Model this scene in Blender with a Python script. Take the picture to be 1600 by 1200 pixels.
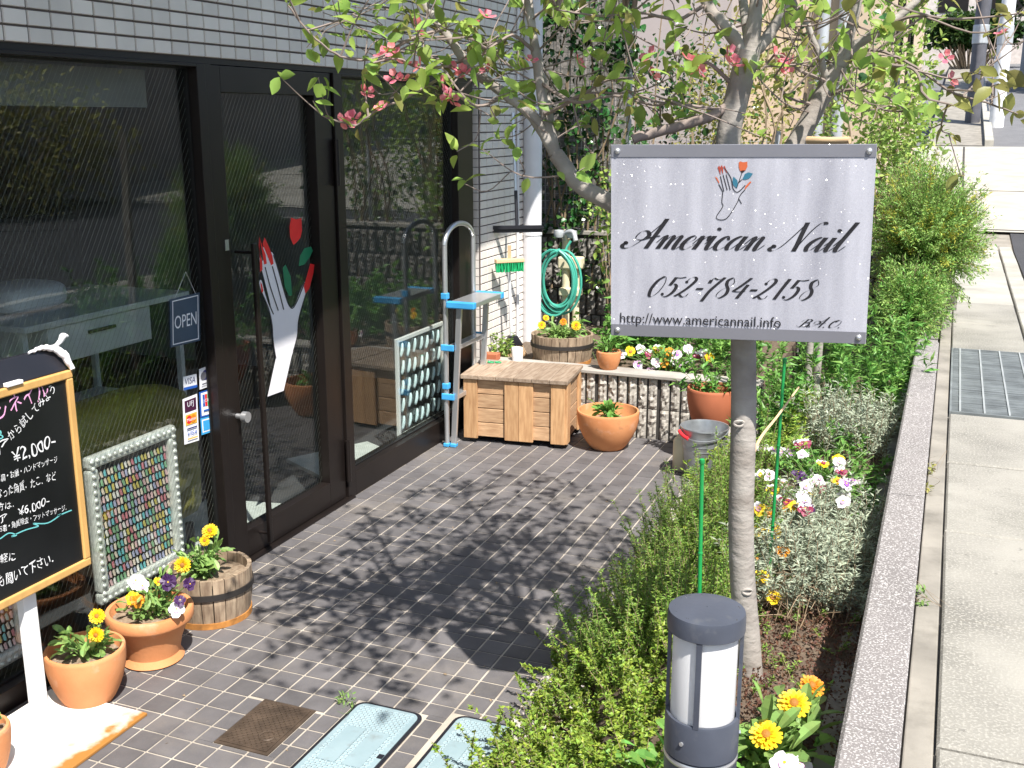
import bpy, math, random
import numpy as np
from mathutils import Vector, Matrix
random.seed(7); rng = np.random.default_rng(7)
for o in list(bpy.data.objects): bpy.data.objects.remove(o)
sc = bpy.context.scene; col = sc.collection

# ------------------------------------------------------------------ camera
PITCH, YAW, FPX = math.radians(13.8), math.radians(21.9), 1692.0
CAM = np.array([2.795, 0.0, 1.94])
cd = bpy.data.cameras.new('camera'); cam = bpy.data.objects.new('camera', cd); col.objects.link(cam)
cd.sensor_width = 36; cd.lens = FPX / 1600 * 36; cd.clip_start = .05; cd.clip_end = 400
cam.location = CAM; cam.rotation_euler = (math.pi / 2 - PITCH, 0, YAW); sc.camera = cam
sc.render.resolution_x, sc.render.resolution_y = 1024, 768
# ------------------------------------------------------------------ light
SUN = Vector((.47, -.44, 1)).normalized()
w = bpy.data.worlds.new('World'); sc.world = w; w.use_nodes = True
nt = w.node_tree; bg = nt.nodes['Background']; sky = nt.nodes.new('ShaderNodeTexSky'); sky.sky_type = 'NISHITA'
sky.sun_disc = False; sky.sun_elevation = math.asin(SUN.z); sky.sun_rotation = math.atan2(SUN.x, SUN.y)
nt.links.new(sky.outputs[0], bg.inputs[0]); bg.inputs[1].default_value = .10
ld = bpy.data.lights.new('sun', 'SUN'); ld.energy = 4.6; ld.angle = math.radians(.53); ld.color = (1, .955, .89)
lo = bpy.data.objects.new('sun', ld); col.objects.link(lo); lo.location = (6, -6, 12)
lo.rotation_euler = (-SUN).to_track_quat('-Z', 'Y').to_euler()
sc.view_settings.view_transform = 'Standard'; sc.view_settings.look = 'None'
sc.view_settings.exposure = 1.0; sc.view_settings.gamma = 1
sc.render.engine = 'CYCLES'
sc.cycles.max_bounces = 8; sc.cycles.transparent_max_bounces = 16

# ------------------------------------------------------------------ pixel -> place helpers
FW = np.array([-math.sin(YAW) * math.cos(PITCH), math.cos(YAW) * math.cos(PITCH), -math.sin(PITCH)])
RT = np.array([math.cos(YAW), math.sin(YAW), 0]); UP = np.cross(RT, FW)
FHD = np.array([-math.sin(YAW), math.cos(YAW), 0])
def ray(px, py): return FW + RT * (px - 800) / FPX - UP * (py - 600) / FPX
def G(px, py, z=0): d = ray(px, py); return CAM + d * ((z - CAM[2]) / d[2])
def FX(px, py, x=0): d = ray(px, py); return CAM + d * ((x - CAM[0]) / d[0])
def FY(px, py, y): d = ray(px, py); return CAM + d * (y / d[1])
def FH(px, py, D): d = ray(px, py); return CAM + d * (D / (d @ FHD))
def proj(p):
    v = np.asarray(p, float) - CAM; d = v @ FW
    return (800 + FPX * (v @ RT) / d, 600 - FPX * (v @ UP) / d, d)

# ------------------------------------------------------------------ materials
def nd(t, k, **kw):
    n = t.nodes.new(k)
    for a, b in kw.items(): setattr(n, a, b)
    return n
def M(name, c, rough=.6, metal=0., var=.15, vs=6., bump=0., bs=40., spec=.5, rand=0., c2=None, stretch=None, island=0., trans=0., coat=0., stain=None):
    """principled material: noise-mottled colour, optional bump, per-object or per-leaf colour change, translucency"""
    m = bpy.data.materials.new(name); m.use_nodes = True; t = m.node_tree; b = t.nodes['Principled BSDF']
    out = t.nodes['Material Output']
    L = t.links.new
    src = nd(t, 'ShaderNodeNewGeometry').outputs['Position']
    if stretch:
        mp = nd(t, 'ShaderNodeMapping'); mp.inputs['Scale'].default_value = stretch; L(src, mp.inputs[0]); src = mp.outputs[0]
    nz = nd(t, 'ShaderNodeTexNoise'); nz.inputs['Scale'].default_value = vs; nz.inputs['Detail'].default_value = 6; L(src, nz.inputs['Vector'])
    rp = nd(t, 'ShaderNodeValToRGB'); rp.color_ramp.elements[0].position = .3; rp.color_ramp.elements[1].position = .7
    cc = c2 if c2 else tuple(min(1, x * (1 + var)) for x in c)
    c1 = c if c2 else tuple(x * (1 - var) for x in c)
    rp.color_ramp.elements[0].color = (*c1, 1); rp.color_ramp.elements[1].color = (*cc, 1)
    L(nz.outputs[0], rp.inputs[0]); colr = rp.outputs[0]
    if rand or island:
        hs = nd(t, 'ShaderNodeHueSaturation'); L(colr, hs.inputs['Color'])
        if rand: rs = nd(t, 'ShaderNodeObjectInfo').outputs['Random']
        else: rs = nd(t, 'ShaderNodeNewGeometry').outputs['Random Per Island']
        a = rand or island
        mr = nd(t, 'ShaderNodeMapRange'); mr.inputs[3].default_value = 1 - a; mr.inputs[4].default_value = 1 + a; L(rs, mr.inputs[0]); L(mr.outputs[0], hs.inputs['Value'])
        if island:
            m2 = nd(t, 'ShaderNodeMapRange'); m2.inputs[3].default_value = .5 - .06 * a; m2.inputs[4].default_value = .5 + .05 * a
            ml = nd(t, 'ShaderNodeMath', operation='FRACT'); mm = nd(t, 'ShaderNodeMath', operation='MULTIPLY'); mm.inputs[1].default_value = 7.3
            L(rs, mm.inputs[0]); L(mm.outputs[0], ml.inputs[0]); L(ml.outputs[0], m2.inputs[0]); L(m2.outputs[0], hs.inputs['Hue'])
        colr = hs.outputs[0]
    for sc_, s_scale, lo_, hi_, amt in (stain or ()):                # (colour, scale, noise from, to, amount)
        ns_ = nd(t, 'ShaderNodeTexNoise'); ns_.inputs['Scale'].default_value = s_scale; ns_.inputs['Detail'].default_value = 7; ns_.inputs['Roughness'].default_value = .65; L(nd(t, 'ShaderNodeNewGeometry').outputs['Position'], ns_.inputs['Vector'])
        mr_ = nd(t, 'ShaderNodeMapRange'); mr_.inputs[1].default_value = lo_; mr_.inputs[2].default_value = hi_; mr_.inputs[4].default_value = amt; L(ns_.outputs[0], mr_.inputs[0])
        mi_ = nd(t, 'ShaderNodeMix', data_type='RGBA'); L(mr_.outputs[0], mi_.inputs[0]); L(colr, mi_.inputs[6]); mi_.inputs[7].default_value = (*sc_, 1); colr = mi_.outputs[2]
    L(colr, b.inputs['Base Color'])
    b.inputs['Roughness'].default_value = rough; b.inputs['Metallic'].default_value = metal
    b.inputs['Specular IOR Level'].default_value = spec
    if coat: b.inputs['Coat Weight'].default_value = coat
    if bump:
        n2 = nd(t, 'ShaderNodeTexNoise'); n2.inputs['Scale'].default_value = bs; n2.inputs['Detail'].default_value = 5; L(src, n2.inputs['Vector'])
        bp = nd(t, 'ShaderNodeBump'); bp.inputs['Strength'].default_value = bump; bp.inputs['Distance'].default_value = .004
        L(n2.outputs[0], bp.inputs['Height']); L(bp.outputs[0], b.inputs['Normal'])
    if trans:
        tr = nd(t, 'ShaderNodeBsdfTranslucent'); L(colr, tr.inputs[0]); mx = nd(t, 'ShaderNodeMixShader'); mx.inputs[0].default_value = trans
        L(b.outputs[0], mx.inputs[1]); L(tr.outputs[0], mx.inputs[2]); L(mx.outputs[0], out.inputs[0])
    return m
def leafmat(name, c, isl=.35, rough=.45, trans=.35): return M(name, c, rough, var=.12, vs=15, island=isl, trans=trans, spec=.4)
def speckle(name, base, spots, scale, thr, rough=.85, big=.12, bump=.5, stain=None):
    m = M(name, base, rough, var=big, vs=2.5, stain=stain); t = m.node_tree; b = t.nodes['Principled BSDF']; L = t.links.new
    src = b.inputs['Base Color'].links[0].from_socket
    tc = nd(t, 'ShaderNodeTexCoord'); v = nd(t, 'ShaderNodeTexVoronoi'); v.inputs['Scale'].default_value = scale; L(tc.outputs['Object'], v.inputs['Vector'])
    n = nd(t, 'ShaderNodeTexNoise'); n.inputs['Scale'].default_value = scale * .7; n.inputs['Detail'].default_value = 4; L(tc.outputs['Object'], n.inputs['Vector'])
    gt = nd(t, 'ShaderNodeMapRange'); gt.inputs[1].default_value = thr; gt.inputs[2].default_value = thr + .08
    L(n.outputs[0], gt.inputs[0])
    mx = nd(t, 'ShaderNodeMix', data_type='RGBA'); L(gt.outputs[0], mx.inputs[0]); L(src, mx.inputs[6]); mx.inputs[7].default_value = (*spots, 1)
    L(mx.outputs[2], b.inputs['Base Color'])
    bp = nd(t, 'ShaderNodeBump'); bp.inputs['Strength'].default_value = bump; bp.inputs['Distance'].default_value = .003
    L(n.outputs[0], bp.inputs['Height']); L(bp.outputs[0], b.inputs['Normal'])
    return m
def glassmat(name, tint, ior=1.55):
    m = bpy.data.materials.new(name); m.use_nodes = True; t = m.node_tree; t.nodes.clear(); L = t.links.new
    o = nd(t, 'ShaderNodeOutputMaterial'); tr = nd(t, 'ShaderNodeBsdfTransparent'); tr.inputs[0].default_value = (*tint, 1)
    gl = nd(t, 'ShaderNodeBsdfGlossy'); gl.inputs['Roughness'].default_value = .004; ge = nd(t, 'ShaderNodeNewGeometry'); dt = nd(t, 'ShaderNodeVectorMath', operation='DOT_PRODUCT'); L(ge.outputs['Normal'], dt.inputs[0]); L(ge.outputs['Incoming'], dt.inputs[1])
    ab = nd(t, 'ShaderNodeMath', operation='ABSOLUTE'); L(dt.outputs['Value'], ab.inputs[0]); sb = nd(t, 'ShaderNodeMath', operation='SUBTRACT'); sb.inputs[0].default_value = 1; L(ab.outputs[0], sb.inputs[1])
    pw = nd(t, 'ShaderNodeMath', operation='POWER'); pw.inputs[1].default_value = 5; L(sb.outputs[0], pw.inputs[0]); f0 = ((ior - 1) / (ior + 1)) ** 2
    fr = nd(t, 'ShaderNodeMath', operation='MULTIPLY_ADD'); fr.inputs[1].default_value = 1 - f0; fr.inputs[2].default_value = f0; L(pw.outputs[0], fr.inputs[0])
    tc = nd(t, 'ShaderNodeTexCoord'); nz = nd(t, 'ShaderNodeTexNoise'); nz.inputs['Scale'].default_value = 1.5; L(tc.outputs['Object'], nz.inputs['Vector'])
    bp = nd(t, 'ShaderNodeBump'); bp.inputs['Strength'].default_value = .02; bp.inputs['Distance'].default_value = .05; L(nz.outputs[0], bp.inputs['Height']); L(bp.outputs[0], gl.inputs['Normal'])
    mx = nd(t, 'ShaderNodeMixShader'); L(fr.outputs[0], mx.inputs[0]); L(tr.outputs[0], mx.inputs[1]); L(gl.outputs[0], mx.inputs[2]); L(mx.outputs[0], o.inputs[0])
    return m

MT = {}
MT['tile_floor'] = M('floor_tile', (.116, .109, .111), .6, var=.15, vs=9, bump=.2, bs=120, rand=.17, stain=(((.26, .225, .185), 1.7, .52, .75, .5), ((.06, .055, .055), 3.5, .55, .72, .45), ((.36, .31, .26), 40, .66, .74, .5)))
MT['grout'] = M('floor_grout', (.34, .295, .24), .9, vs=9, c2=(.48, .43, .36), stain=(((.14, .12, .10), 5, .50, .70, .7),))
MT['tile_wall'] = M('wall_tile', (.74, .69, .64), .35, var=.06, vs=5, rand=.09)
MT['grout_wall'] = M('wall_grout', (.11, .085, .075), .9)
MT['frame'] = M('dark_bronze_aluminium', (.017, .0125, .011), .38, metal=.35, var=.2, vs=4)
MT['black'] = M('black_gasket', (.008, .008, .008), .5)
MT['glass'] = glassmat('shop_glass', (.93, .955, .94), 1.62)
MT['wire'] = M('glass_wire', (.27, .27, .25), .4, metal=.1)
MT['concrete_in'] = M('interior_plaster', (.22, .22, .21), .8)
MT['floor_in'] = M('interior_floor', (.055, .055, .06), .4, var=.3, vs=3)
MT['ceil_in'] = M('interior_ceiling', (.32, .32, .31), .8)
MT['blind'] = M('roller_blind', (.17, .17, .155), .8)
MT['terracotta'] = M('terracotta', (.56, .21, .075), .8, var=.16, vs=7, c2=(.66, .29, .12), bump=.25, bs=70, stain=(((.70, .50, .38), 9, .56, .72, .45), ((.20, .09, .05), 14, .60, .75, .5)))
MT['terracotta_red'] = M('red_terracotta', (.42, .13, .06), .75, var=.16, vs=6, bump=.1)
MT['soil'] = M('soil', (.075, .05, .034), .95, vs=45, c2=(.16, .12, .085), bump=1, bs=90)
MT['soil_dry'] = M('dry_potting_soil', (.15, .10, .065), .95, vs=60, c2=(.30, .23, .16), bump=1, bs=90)
MT['white'] = M('white_enamel', (.82, .82, .81), .35, var=.03)
MT['rustwhite'] = M('rust_stained_white_steel', (.80, .79, .75), .5, vs=2.2, var=.05)
MT['board'] = M('blackboard', (.010, .011, .012), .35, var=.4, vs=3)
MT['pine'] = M('pine_frame', (.62, .36, .12), .5, var=.12, vs=6, stretch=(4, 4, 1))
MT['chalk_w'] = M('white_chalk', (.85, .85, .85), .8); MT['chalk_p'] = M('pink_chalk', (.80, .38, .62), .8); MT['chalk_b'] = M('teal_chalk', (.16, .55, .55), .8)
MT['cloth'] = M('white_cloth', (.85, .83, .85), .8)
def woodmat(name, a, b2, st): return M(name, a, .75, vs=7, c2=b2, stretch=st, bump=.35, bs=25, rand=.16)
MT['wood_box'] = woodmat('cedar_plank', (.36, .19, .085), (.56, .34, .17), (9, 9, 1.2))
MT['wood_boxh'] = woodmat('cedar_slat', (.33, .19, .10), (.54, .35, .20), (1.2, 9, 9))
MT['wood_top'] = woodmat('weathered_plank', (.22, .15, .10), (.40, .31, .23), (9, 1.2, 9))
MT['wood_barrel'] = woodmat('weathered_stave', (.17, .115, .075), (.38, .29, .20), (9, 9, 1.4))
MT['hoop'] = M('dark_hoop', (.05, .045, .042), .55, metal=.5)
MT['alu'] = M('aluminium', (.62, .63, .64), .3, metal=.75, var=.06)
MT['zinc'] = M('galvanised_zinc', (.42, .44, .46), .38, metal=.7, var=.25, vs=14)
MT['blue_plastic'] = M('blue_plastic', (.05, .34, .66), .5); MT['red_plastic'] = M('red_plastic', (.72, .03, .04), .4)
MT['green_plastic'] = M('green_plastic', (.01, .36, .13), .45); MT['green_stake'] = M('green_stake', (.015, .28, .07), .4)
MT['hose'] = M('green_hose', (.06, .36, .27), .45); MT['cream'] = M('cream_valve', (.74, .66, .46), .45)
MT['pipe'] = M('pvc_pipe', (.74, .74, .77), .4, var=.04); MT['black_plastic'] = M('black_plastic', (.015, .015, .02), .4)
MT['palewood'] = M('pale_wood', (.66, .46, .27), .6, var=.1)
MT['steel_dark'] = M('bollard_paint', (.075, .085, .112), .42, metal=.2, var=.18, vs=8, spec=.5, bump=.08, bs=90, stain=(((.17, .17, .17), 18, .56, .74, .5),))
MT['opal'] = M('opal_acrylic', (.86, .86, .86), .25, var=.01, trans=.35)
MT['wall_agg'] = speckle('exposed_aggregate', (.205, .188, .180), (.45, .43, .415), 260, .53, bump=.6, stain=(((.12, .115, .10), 4, .56, .75, .55),))
MT['slab'] = speckle('gutter_slab_concrete', (.265, .252, .22), (.335, .32, .28), 190, .52, big=.3, bump=.5, stain=(((.13, .125, .105), 3, .50, .70, .55), ((.09, .085, .075), 26, .60, .72, .5)))
MT['mortar'] = M('mortar_strip', (.255, .235, .20), .9, var=.22, vs=5, bump=.4, stain=(((.13, .12, .10), 6, .52, .7, .6),))
MT['lightconc'] = M('pale_concrete', (.38, .365, .32), .9, var=.15, vs=3, bump=.3, stain=(((.22, .21, .18), 2.2, .52, .72, .55),))
MT['asphalt'] = speckle('asphalt', (.042, .043, .048), (.075, .075, .08), 200, .56, bump=.6)
MT['asphalt_old'] = speckle('worn_asphalt', (.14, .14, .145), (.20, .20, .20), 120, .56, bump=.4)
MT['grate_bar'] = M('bright_cross_bar', (.42, .44, .43), .5, metal=.3)
MT['grate'] = M('steel_grating', (.24, .26, .26), .5, metal=.35, var=.25, vs=9)
MT['iron'] = M('brown_cast_iron', (.085, .06, .042), .6, metal=.3, var=.35, vs=14, bump=.4)
MT['bluecover'] = M('pale_blue_cover', (.21, .29, .315), .65, var=.12, vs=8, c2=(.26, .345, .37), stain=(((.17, .19, .19), 12, .55, .7, .6),))
MT['bluelattice'] = M('paler_blue_ridge', (.34, .43, .455), .6, var=.1, vs=8)  # relief contrast set by colour: ridges paler than the lid
MT['splitblock'] = speckle('split_face_block', (.36, .335, .295), (.52, .49, .44), 60, .52, bump=1)
MT['splitdark'] = speckle('shaded_split_face_block', (.17, .16, .145), (.27, .25, .23), 60, .52, bump=1)  # darker block copy: shade on the boundary wall put into its colour
MT['coping'] = M('concrete_coping', (.36, .335, .30), .85, var=.2, bump=.4)
MT['bark'] = M('dogwood_bark', (.23, .20, .175), .85, vs=9, c2=(.40, .37, .335), bump=1., bs=38, stretch=(1, 1, 1.6))
MT['twig'] = M('grey_twig', (.24, .19, .165), .8); MT['stem'] = M('green_stem', (.10, .19, .04), .6); MT['drystem'] = M('dry_stem', (.26, .19, .12), .8)
MT['l_dog'] = leafmat('dogwood_leaf', (.34, .50, .11), .32, trans=.55)
MT['l_dogred'] = leafmat('bronze_dogwood_leaf', (.31, .31, .09), .35, trans=.45)
MT['l_cover'] = leafmat('cover_leaf', (.24, .35, .05), .45); MT['l_erica'] = leafmat('heath_needle', (.22, .36, .065), .42)
MT['l_cal'] = leafmat('calendula_leaf', (.24, .39, .11), .28); MT['l_silver'] = leafmat('silver_leaf', (.36, .41, .30), .35, .7, .2)
MT['l_salvia'] = leafmat('salvia_leaf', (.16, .34, .07), .35); MT['l_feather'] = leafmat('feathery_leaf', (.27, .44, .11), .45)
MT['l_yellow'] = leafmat('golden_leaf', (.42, .42, .06), .3); MT['l_ivy'] = leafmat('ivy_leaf', (.035, .10, .025), .55, .25, .15)
MT['l_shrub'] = leafmat('light_shrub_leaf', (.26, .38, .08), .4); MT['l_olive'] = leafmat('olive_shrub_leaf', (.33, .33, .09), .4)
MT['l_dark'] = leafmat('dark_hedge_leaf', (.04, .085, .02), .5)
MT['l_sedum'] = leafmat('sedum_leaf', (.16, .08, .05), .4); MT['l_pale'] = leafmat('pale_blossom', (.72, .64, .62), .15)
MT['pink'] = M('pink_bract', (.74, .13, .20), .55, island=.25, trans=.45, c2=(.86, .36, .40), vs=70); MT['yellow'] = M('yellow_petal', (.90, .60, .015), .55, island=.12, trans=.3)
MT['orange'] = M('orange_petal', (.85, .33, .02), .55, island=.12, trans=.3); MT['whitep'] = M('white_petal', (.85, .82, .84), .55, trans=.3)
MT['purple'] = M('purple_petal', (.045, .012, .07), .5); MT['violet'] = M('violet_petal', (.30, .10, .45), .5, trans=.3); MT['maroon'] = M('maroon_petal', (.22, .02, .06), .5)
MT['lilac'] = M('lilac_petal', (.66, .42, .62), .55, trans=.3); MT['brownc'] = M('flower_centre', (.30, .12, .01), .7)
MT['beige'] = M('beige_render', (.55, .43, .31), .85, var=.06, vs=2); MT['mauve'] = M('mauve_shade_render', (.42, .36, .34), .85, var=.05)  # mauve: shaded tone of the beige wall held as a colour
MT['greywall'] = M('grey_wall', (.30, .30, .31), .85, var=.1); MT['palewall'] = M('pale_wall', (.58, .52, .48), .85)
MT['steelpole'] = M('galvanised_pole', (.48, .50, .52), .45, metal=.3); MT['darkpole'] = M('dark_pole', (.10, .10, .115), .6)
MT['whitepole'] = M('white_pole', (.74, .75, .76), .45)
MT['sofa'] = M('olive_leather', (.30, .27, .055), .45, var=.12); MT['desk'] = M('white_laminate', (.62, .64, .66), .4)
MT['mat'] = M('pale_doormat', (.55, .57, .55), .9, var=.1, vs=20); MT['silver'] = M('silver_leaf_frame', (.74, .73, .69), .35, metal=.3, var=.25, vs=30, bump=.6, bs=60)
MT['plum'] = M('navy_plaque', (.055, .085, .13), .45)
MT['hand'] = M('pale_vinyl', (.80, .78, .80), .6, var=.02); MT['nailred'] = M('red_vinyl', (.80, .02, .02), .5); MT['leafgreen'] = M('green_vinyl', (.01, .19, .085), .5)
MT['ink'] = M('black_ink', (.008, .007, .010), .6, var=0); MT['ink_red'] = M('rust_red_ink', (.30, .04, .02), .6); MT['ink_teal'] = M('teal_ink', (.02, .13, .20), .6); MT['ink_rose'] = M('rose_ink', (.48, .10, .03), .6)
MT['rust'] = M('rust', (.38, .16, .035), .8, var=.4, vs=25)
MT['grouting'] = M('joint_dirt', (.05, .045, .04), .95)
# rust creeping in from the edges of the white steel base
def rustify(m):
    t = m.node_tree; b = t.nodes['Principled BSDF']; L = t.links.new; s = b.inputs['Base Color'].links[0].from_socket
    tc = nd(t, 'ShaderNodeTexCoord'); sp = nd(t, 'ShaderNodeSeparateXYZ'); L(tc.outputs['Object'], sp.inputs[0])
    n = nd(t, 'ShaderNodeTexNoise'); n.inputs['Scale'].default_value = 14; n.inputs['Detail'].default_value = 7; L(tc.outputs['Object'], n.inputs['Vector'])
    a = nd(t, 'ShaderNodeMath', operation='MULTIPLY_ADD'); a.inputs[1].default_value = .22; L(n.outputs[0], a.inputs[0]); L(sp.outputs[0], a.inputs[2])
    r = nd(t, 'ShaderNodeMapRange'); r.inputs[1].default_value = .225; r.inputs[2].default_value = .30; L(a.outputs[0], r.inputs[0])
    mx = nd(t, 'ShaderNodeMix', data_type='RGBA'); L(r.outputs[0], mx.inputs[0]); L(s, mx.inputs[6]); mx.inputs[7].default_value = (.36, .16, .035, 1)
    L(mx.outputs[2], b.inputs['Base Color'])
rustify(MT['rustwhite'])
# finely textured sign metal: soft diagonal sheen painted into the base colour, and facets that glint in the sun
def signmat():
    m = bpy.data.materials.new('textured_sign_metal'); m.use_nodes = True; t = m.node_tree; b = t.nodes['Principled BSDF']; L = t.links.new; out = t.nodes['Material Output']
    tc = nd(t, 'ShaderNodeTexCoord'); mp = nd(t, 'ShaderNodeMapping'); mp.inputs['Rotation'].default_value = (0, math.radians(38), 0); mp.inputs['Scale'].default_value = (9, 1, 1.2); L(tc.outputs['Object'], mp.inputs[0])
    s = nd(t, 'ShaderNodeTexNoise'); s.inputs['Scale'].default_value = 1.6; s.inputs['Detail'].default_value = 3; L(mp.outputs[0], s.inputs['Vector'])
    n = nd(t, 'ShaderNodeTexNoise'); n.inputs['Scale'].default_value = 420; L(tc.outputs['Object'], n.inputs['Vector'])
    ad = nd(t, 'ShaderNodeMath', operation='MULTIPLY_ADD'); ad.inputs[1].default_value = .45; L(n.outputs[0], ad.inputs[0]); L(s.outputs[0], ad.inputs[2])
    r = nd(t, 'ShaderNodeValToRGB'); r.color_ramp.elements[0].position = .5; r.color_ramp.elements[1].position = .95
    r.color_ramp.elements[0].color = (.27, .27, .31, 1); r.color_ramp.elements[1].color = (.48, .48, .53, 1); L(ad.outputs[0], r.inputs[0])
    L(r.outputs[0], b.inputs['Base Color']); b.inputs['Metallic'].default_value = .1; b.inputs['Roughness'].default_value = .5
    v = nd(t, 'ShaderNodeTexVoronoi'); v.inputs['Scale'].default_value = 640; L(tc.outputs['Object'], v.inputs['Vector'])
    sub = nd(t, 'ShaderNodeVectorMath', operation='SUBTRACT'); sub.inputs[1].default_value = (.5, .5, .5); L(v.outputs['Color'], sub.inputs[0])
    sca = nd(t, 'ShaderNodeVectorMath', operation='SCALE'); sca.inputs['Scale'].default_value = 1.1; L(sub.outputs[0], sca.inputs[0])
    ge = nd(t, 'ShaderNodeNewGeometry'); av = nd(t, 'ShaderNodeVectorMath', operation='ADD'); L(ge.outputs['Normal'], av.inputs[0]); L(sca.outputs[0], av.inputs[1]); nm = nd(t, 'ShaderNodeVectorMath', operation='NORMALIZE'); L(av.outputs[0], nm.inputs[0])
    gl = nd(t, 'ShaderNodeBsdfGlossy'); gl.inputs['Roughness'].default_value = .12; L(nm.outputs[0], gl.inputs['Normal']); mx = nd(t, 'ShaderNodeMixShader'); mx.inputs[0].default_value = .02
    L(b.outputs[0], mx.inputs[1]); L(gl.outputs[0], mx.inputs[2]); L(mx.outputs[0], out.inputs[0])
    return m
MT['sign'] = signmat(); MT['signbar'] = M('sign_grey_band', (.20, .20, .225), .35, metal=.3, var=.06); MT['signbox'] = M('sign_case', (.05, .042, .06), .5)

# ------------------------------------------------------------------ mesh builder
class MB:
    def __init__(s): s.v = []; s.f = []; s.m = []; s.n = 0
    def add(s, v, f, mi=0):
        v = np.asarray(v, float).reshape(-1, 3); s.v.append(v)
        s.f += [tuple(i + s.n for i in q) for q in f]; s.m += [mi] * len(f); s.n += len(v)
    def box(s, lo, hi, mi=0, rot=0., piv=None):
        x0, y0, z0 = lo; x1, y1, z1 = hi
        v = np.array([[x0, y0, z0], [x1, y0, z0], [x1, y1, z0], [x0, y1, z0], [x0, y0, z1], [x1, y0, z1], [x1, y1, z1], [x0, y1, z1]], float)
        if rot:
            p = np.array(piv if piv is not None else ((x0 + x1) / 2, (y0 + y1) / 2, 0)); c, n = math.cos(rot), math.sin(rot)
            d = v - p; v = np.stack([d[:, 0] * c - d[:, 1] * n, d[:, 0] * n + d[:, 1] * c, d[:, 2]], 1) + p
        s.add(v, [(0, 3, 2, 1), (4, 5, 6, 7), (0, 1, 5, 4), (1, 2, 6, 5), (2, 3, 7, 6), (3, 0, 4, 7)], mi)
    def bar(s, a, b, w1, w2, up=(0, 0, 1), mi=0):
        """rectangular bar from a to b"""
        a = np.array(a, float); b = np.array(b, float); d = b - a; d /= np.linalg.norm(d); u = np.array(up, float)
        if abs(d @ u) > .98: u = np.array([1., 0, 0])
        x = np.cross(d, u); x /= np.linalg.norm(x); y = np.cross(x, d)
        q = [x * w1 / 2 * i + y * w2 / 2 * j for i, j in ((-1, -1), (1, -1), (1, 1), (-1, 1))]
        s.add([a + k for k in q] + [b + k for k in q], [(0, 1, 2, 3), (7, 6, 5, 4), (0, 4, 5, 1), (1, 5, 6, 2), (2, 6, 7, 3), (3, 7, 4, 0)], mi)
    def tube(s, pts, rad, n=8, mi=0, cap=True):
        P = np.asarray(pts, float); k = len(P); rad = np.broadcast_to(np.asarray(rad, float), (k,))
        T = np.gradient(P, axis=0); T /= np.linalg.norm(T, axis=1)[:, None] + 1e-9
        u = np.array([0, 0, 1.]) if abs(T[0][2]) < .9 else np.array([1., 0, 0]); V = []
        ang = np.arange(n) * 2 * math.pi / n; ca, sa = np.cos(ang)[:, None], np.sin(ang)[:, None]
        for i in range(k):
            x = np.cross(T[i], u); x /= np.linalg.norm(x) + 1e-9; u = np.cross(x, T[i])
            V.append(P[i] + rad[i] * (x * ca + u * sa))
        F = [(i * n + j, i * n + (j + 1) % n, (i + 1) * n + (j + 1) % n, (i + 1) * n + j) for i in range(k - 1) for j in range(n)]
        if cap: F += [tuple(range(n))[::-1], tuple((k - 1) * n + j for j in range(n))]
        s.add(np.concatenate(V), F, mi)
    def lathe(s, prof, c, n=32, mi=0, wob=0.):
        V = []; k = len(prof); ph = random.random() * 6
        for r, z in prof:
            a = np.arange(n) * 2 * math.pi / n; rr = r * (1 + wob * np.sin(2 * a + ph) + wob * .6 * np.sin(3 * a))
            V.append(np.stack([c[0] + rr * np.cos(a), c[1] + rr * np.sin(a), np.full(n, c[2] + z)], 1))
        F = [(i * n + j, i * n + (j + 1) % n, (i + 1) * n + (j + 1) % n, (i + 1) * n + j) for i in range(k - 1) for j in range(n)]
        s.add(np.concatenate(V), F, mi)
    def poly(s, pts, mi=0): s.add(pts, [tuple(range(len(pts)))], mi)
    def quads(s, V, mi=0):
        """V: (n,k,3) array, each a k-gon"""
        V = np.asarray(V); n, k = V.shape[:2]; b = s.n
        s.v.append(V.reshape(-1, 3)); s.f += [tuple(range(b + i * k, b + i * k + k)) for i in range(n)]; s.m += [mi] * n; s.n += n * k
    def leaves(s, P, D, ln, wd, mi=0, fold=.25, droop=.25):
        """folded pointed leaves: base P, direction D, 6 verts / 4 tris each"""
        P = np.asarray(P, float); n = len(P)
        if n == 0: return
        D = D / (np.linalg.norm(D, axis=1)[:, None] + 1e-9); r = rng.normal(size=(n, 3)); X = np.cross(D, r * .6 + np.array([0, 0, 1.])); X /= np.linalg.norm(X, axis=1)[:, None] + 1e-9
        N = np.cross(X, D); N *= np.sign(N[:, 2] + 1e-6)[:, None]
        ln = np.broadcast_to(ln, (n,))[:, None]; wd = np.broadcast_to(wd, (n,))[:, None]
        q = rng.uniform(.6, 1.25, (n, 1)); ln = ln * q; wd = wd * q
        m = P + D * ln * .48; t = P + D * ln - N * ln * droop
        l = P + D * ln * .42 + X * wd / 2 + N * wd * fold; rr = P + D * ln * .42 - X * wd / 2 + N * wd * fold
        V = np.stack([P, rr, t, l, m], 1); b = s.n
        s.v.append(V.reshape(-1, 3))
        for i in range(n):
            k = b + i * 5; s.f += [(k, k + 1, k + 4), (k + 1, k + 2, k + 4), (k + 2, k + 3, k + 4), (k + 3, k, k + 4)]
        s.m += [mi] * 4 * n; s.n += 5 * n
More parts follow.
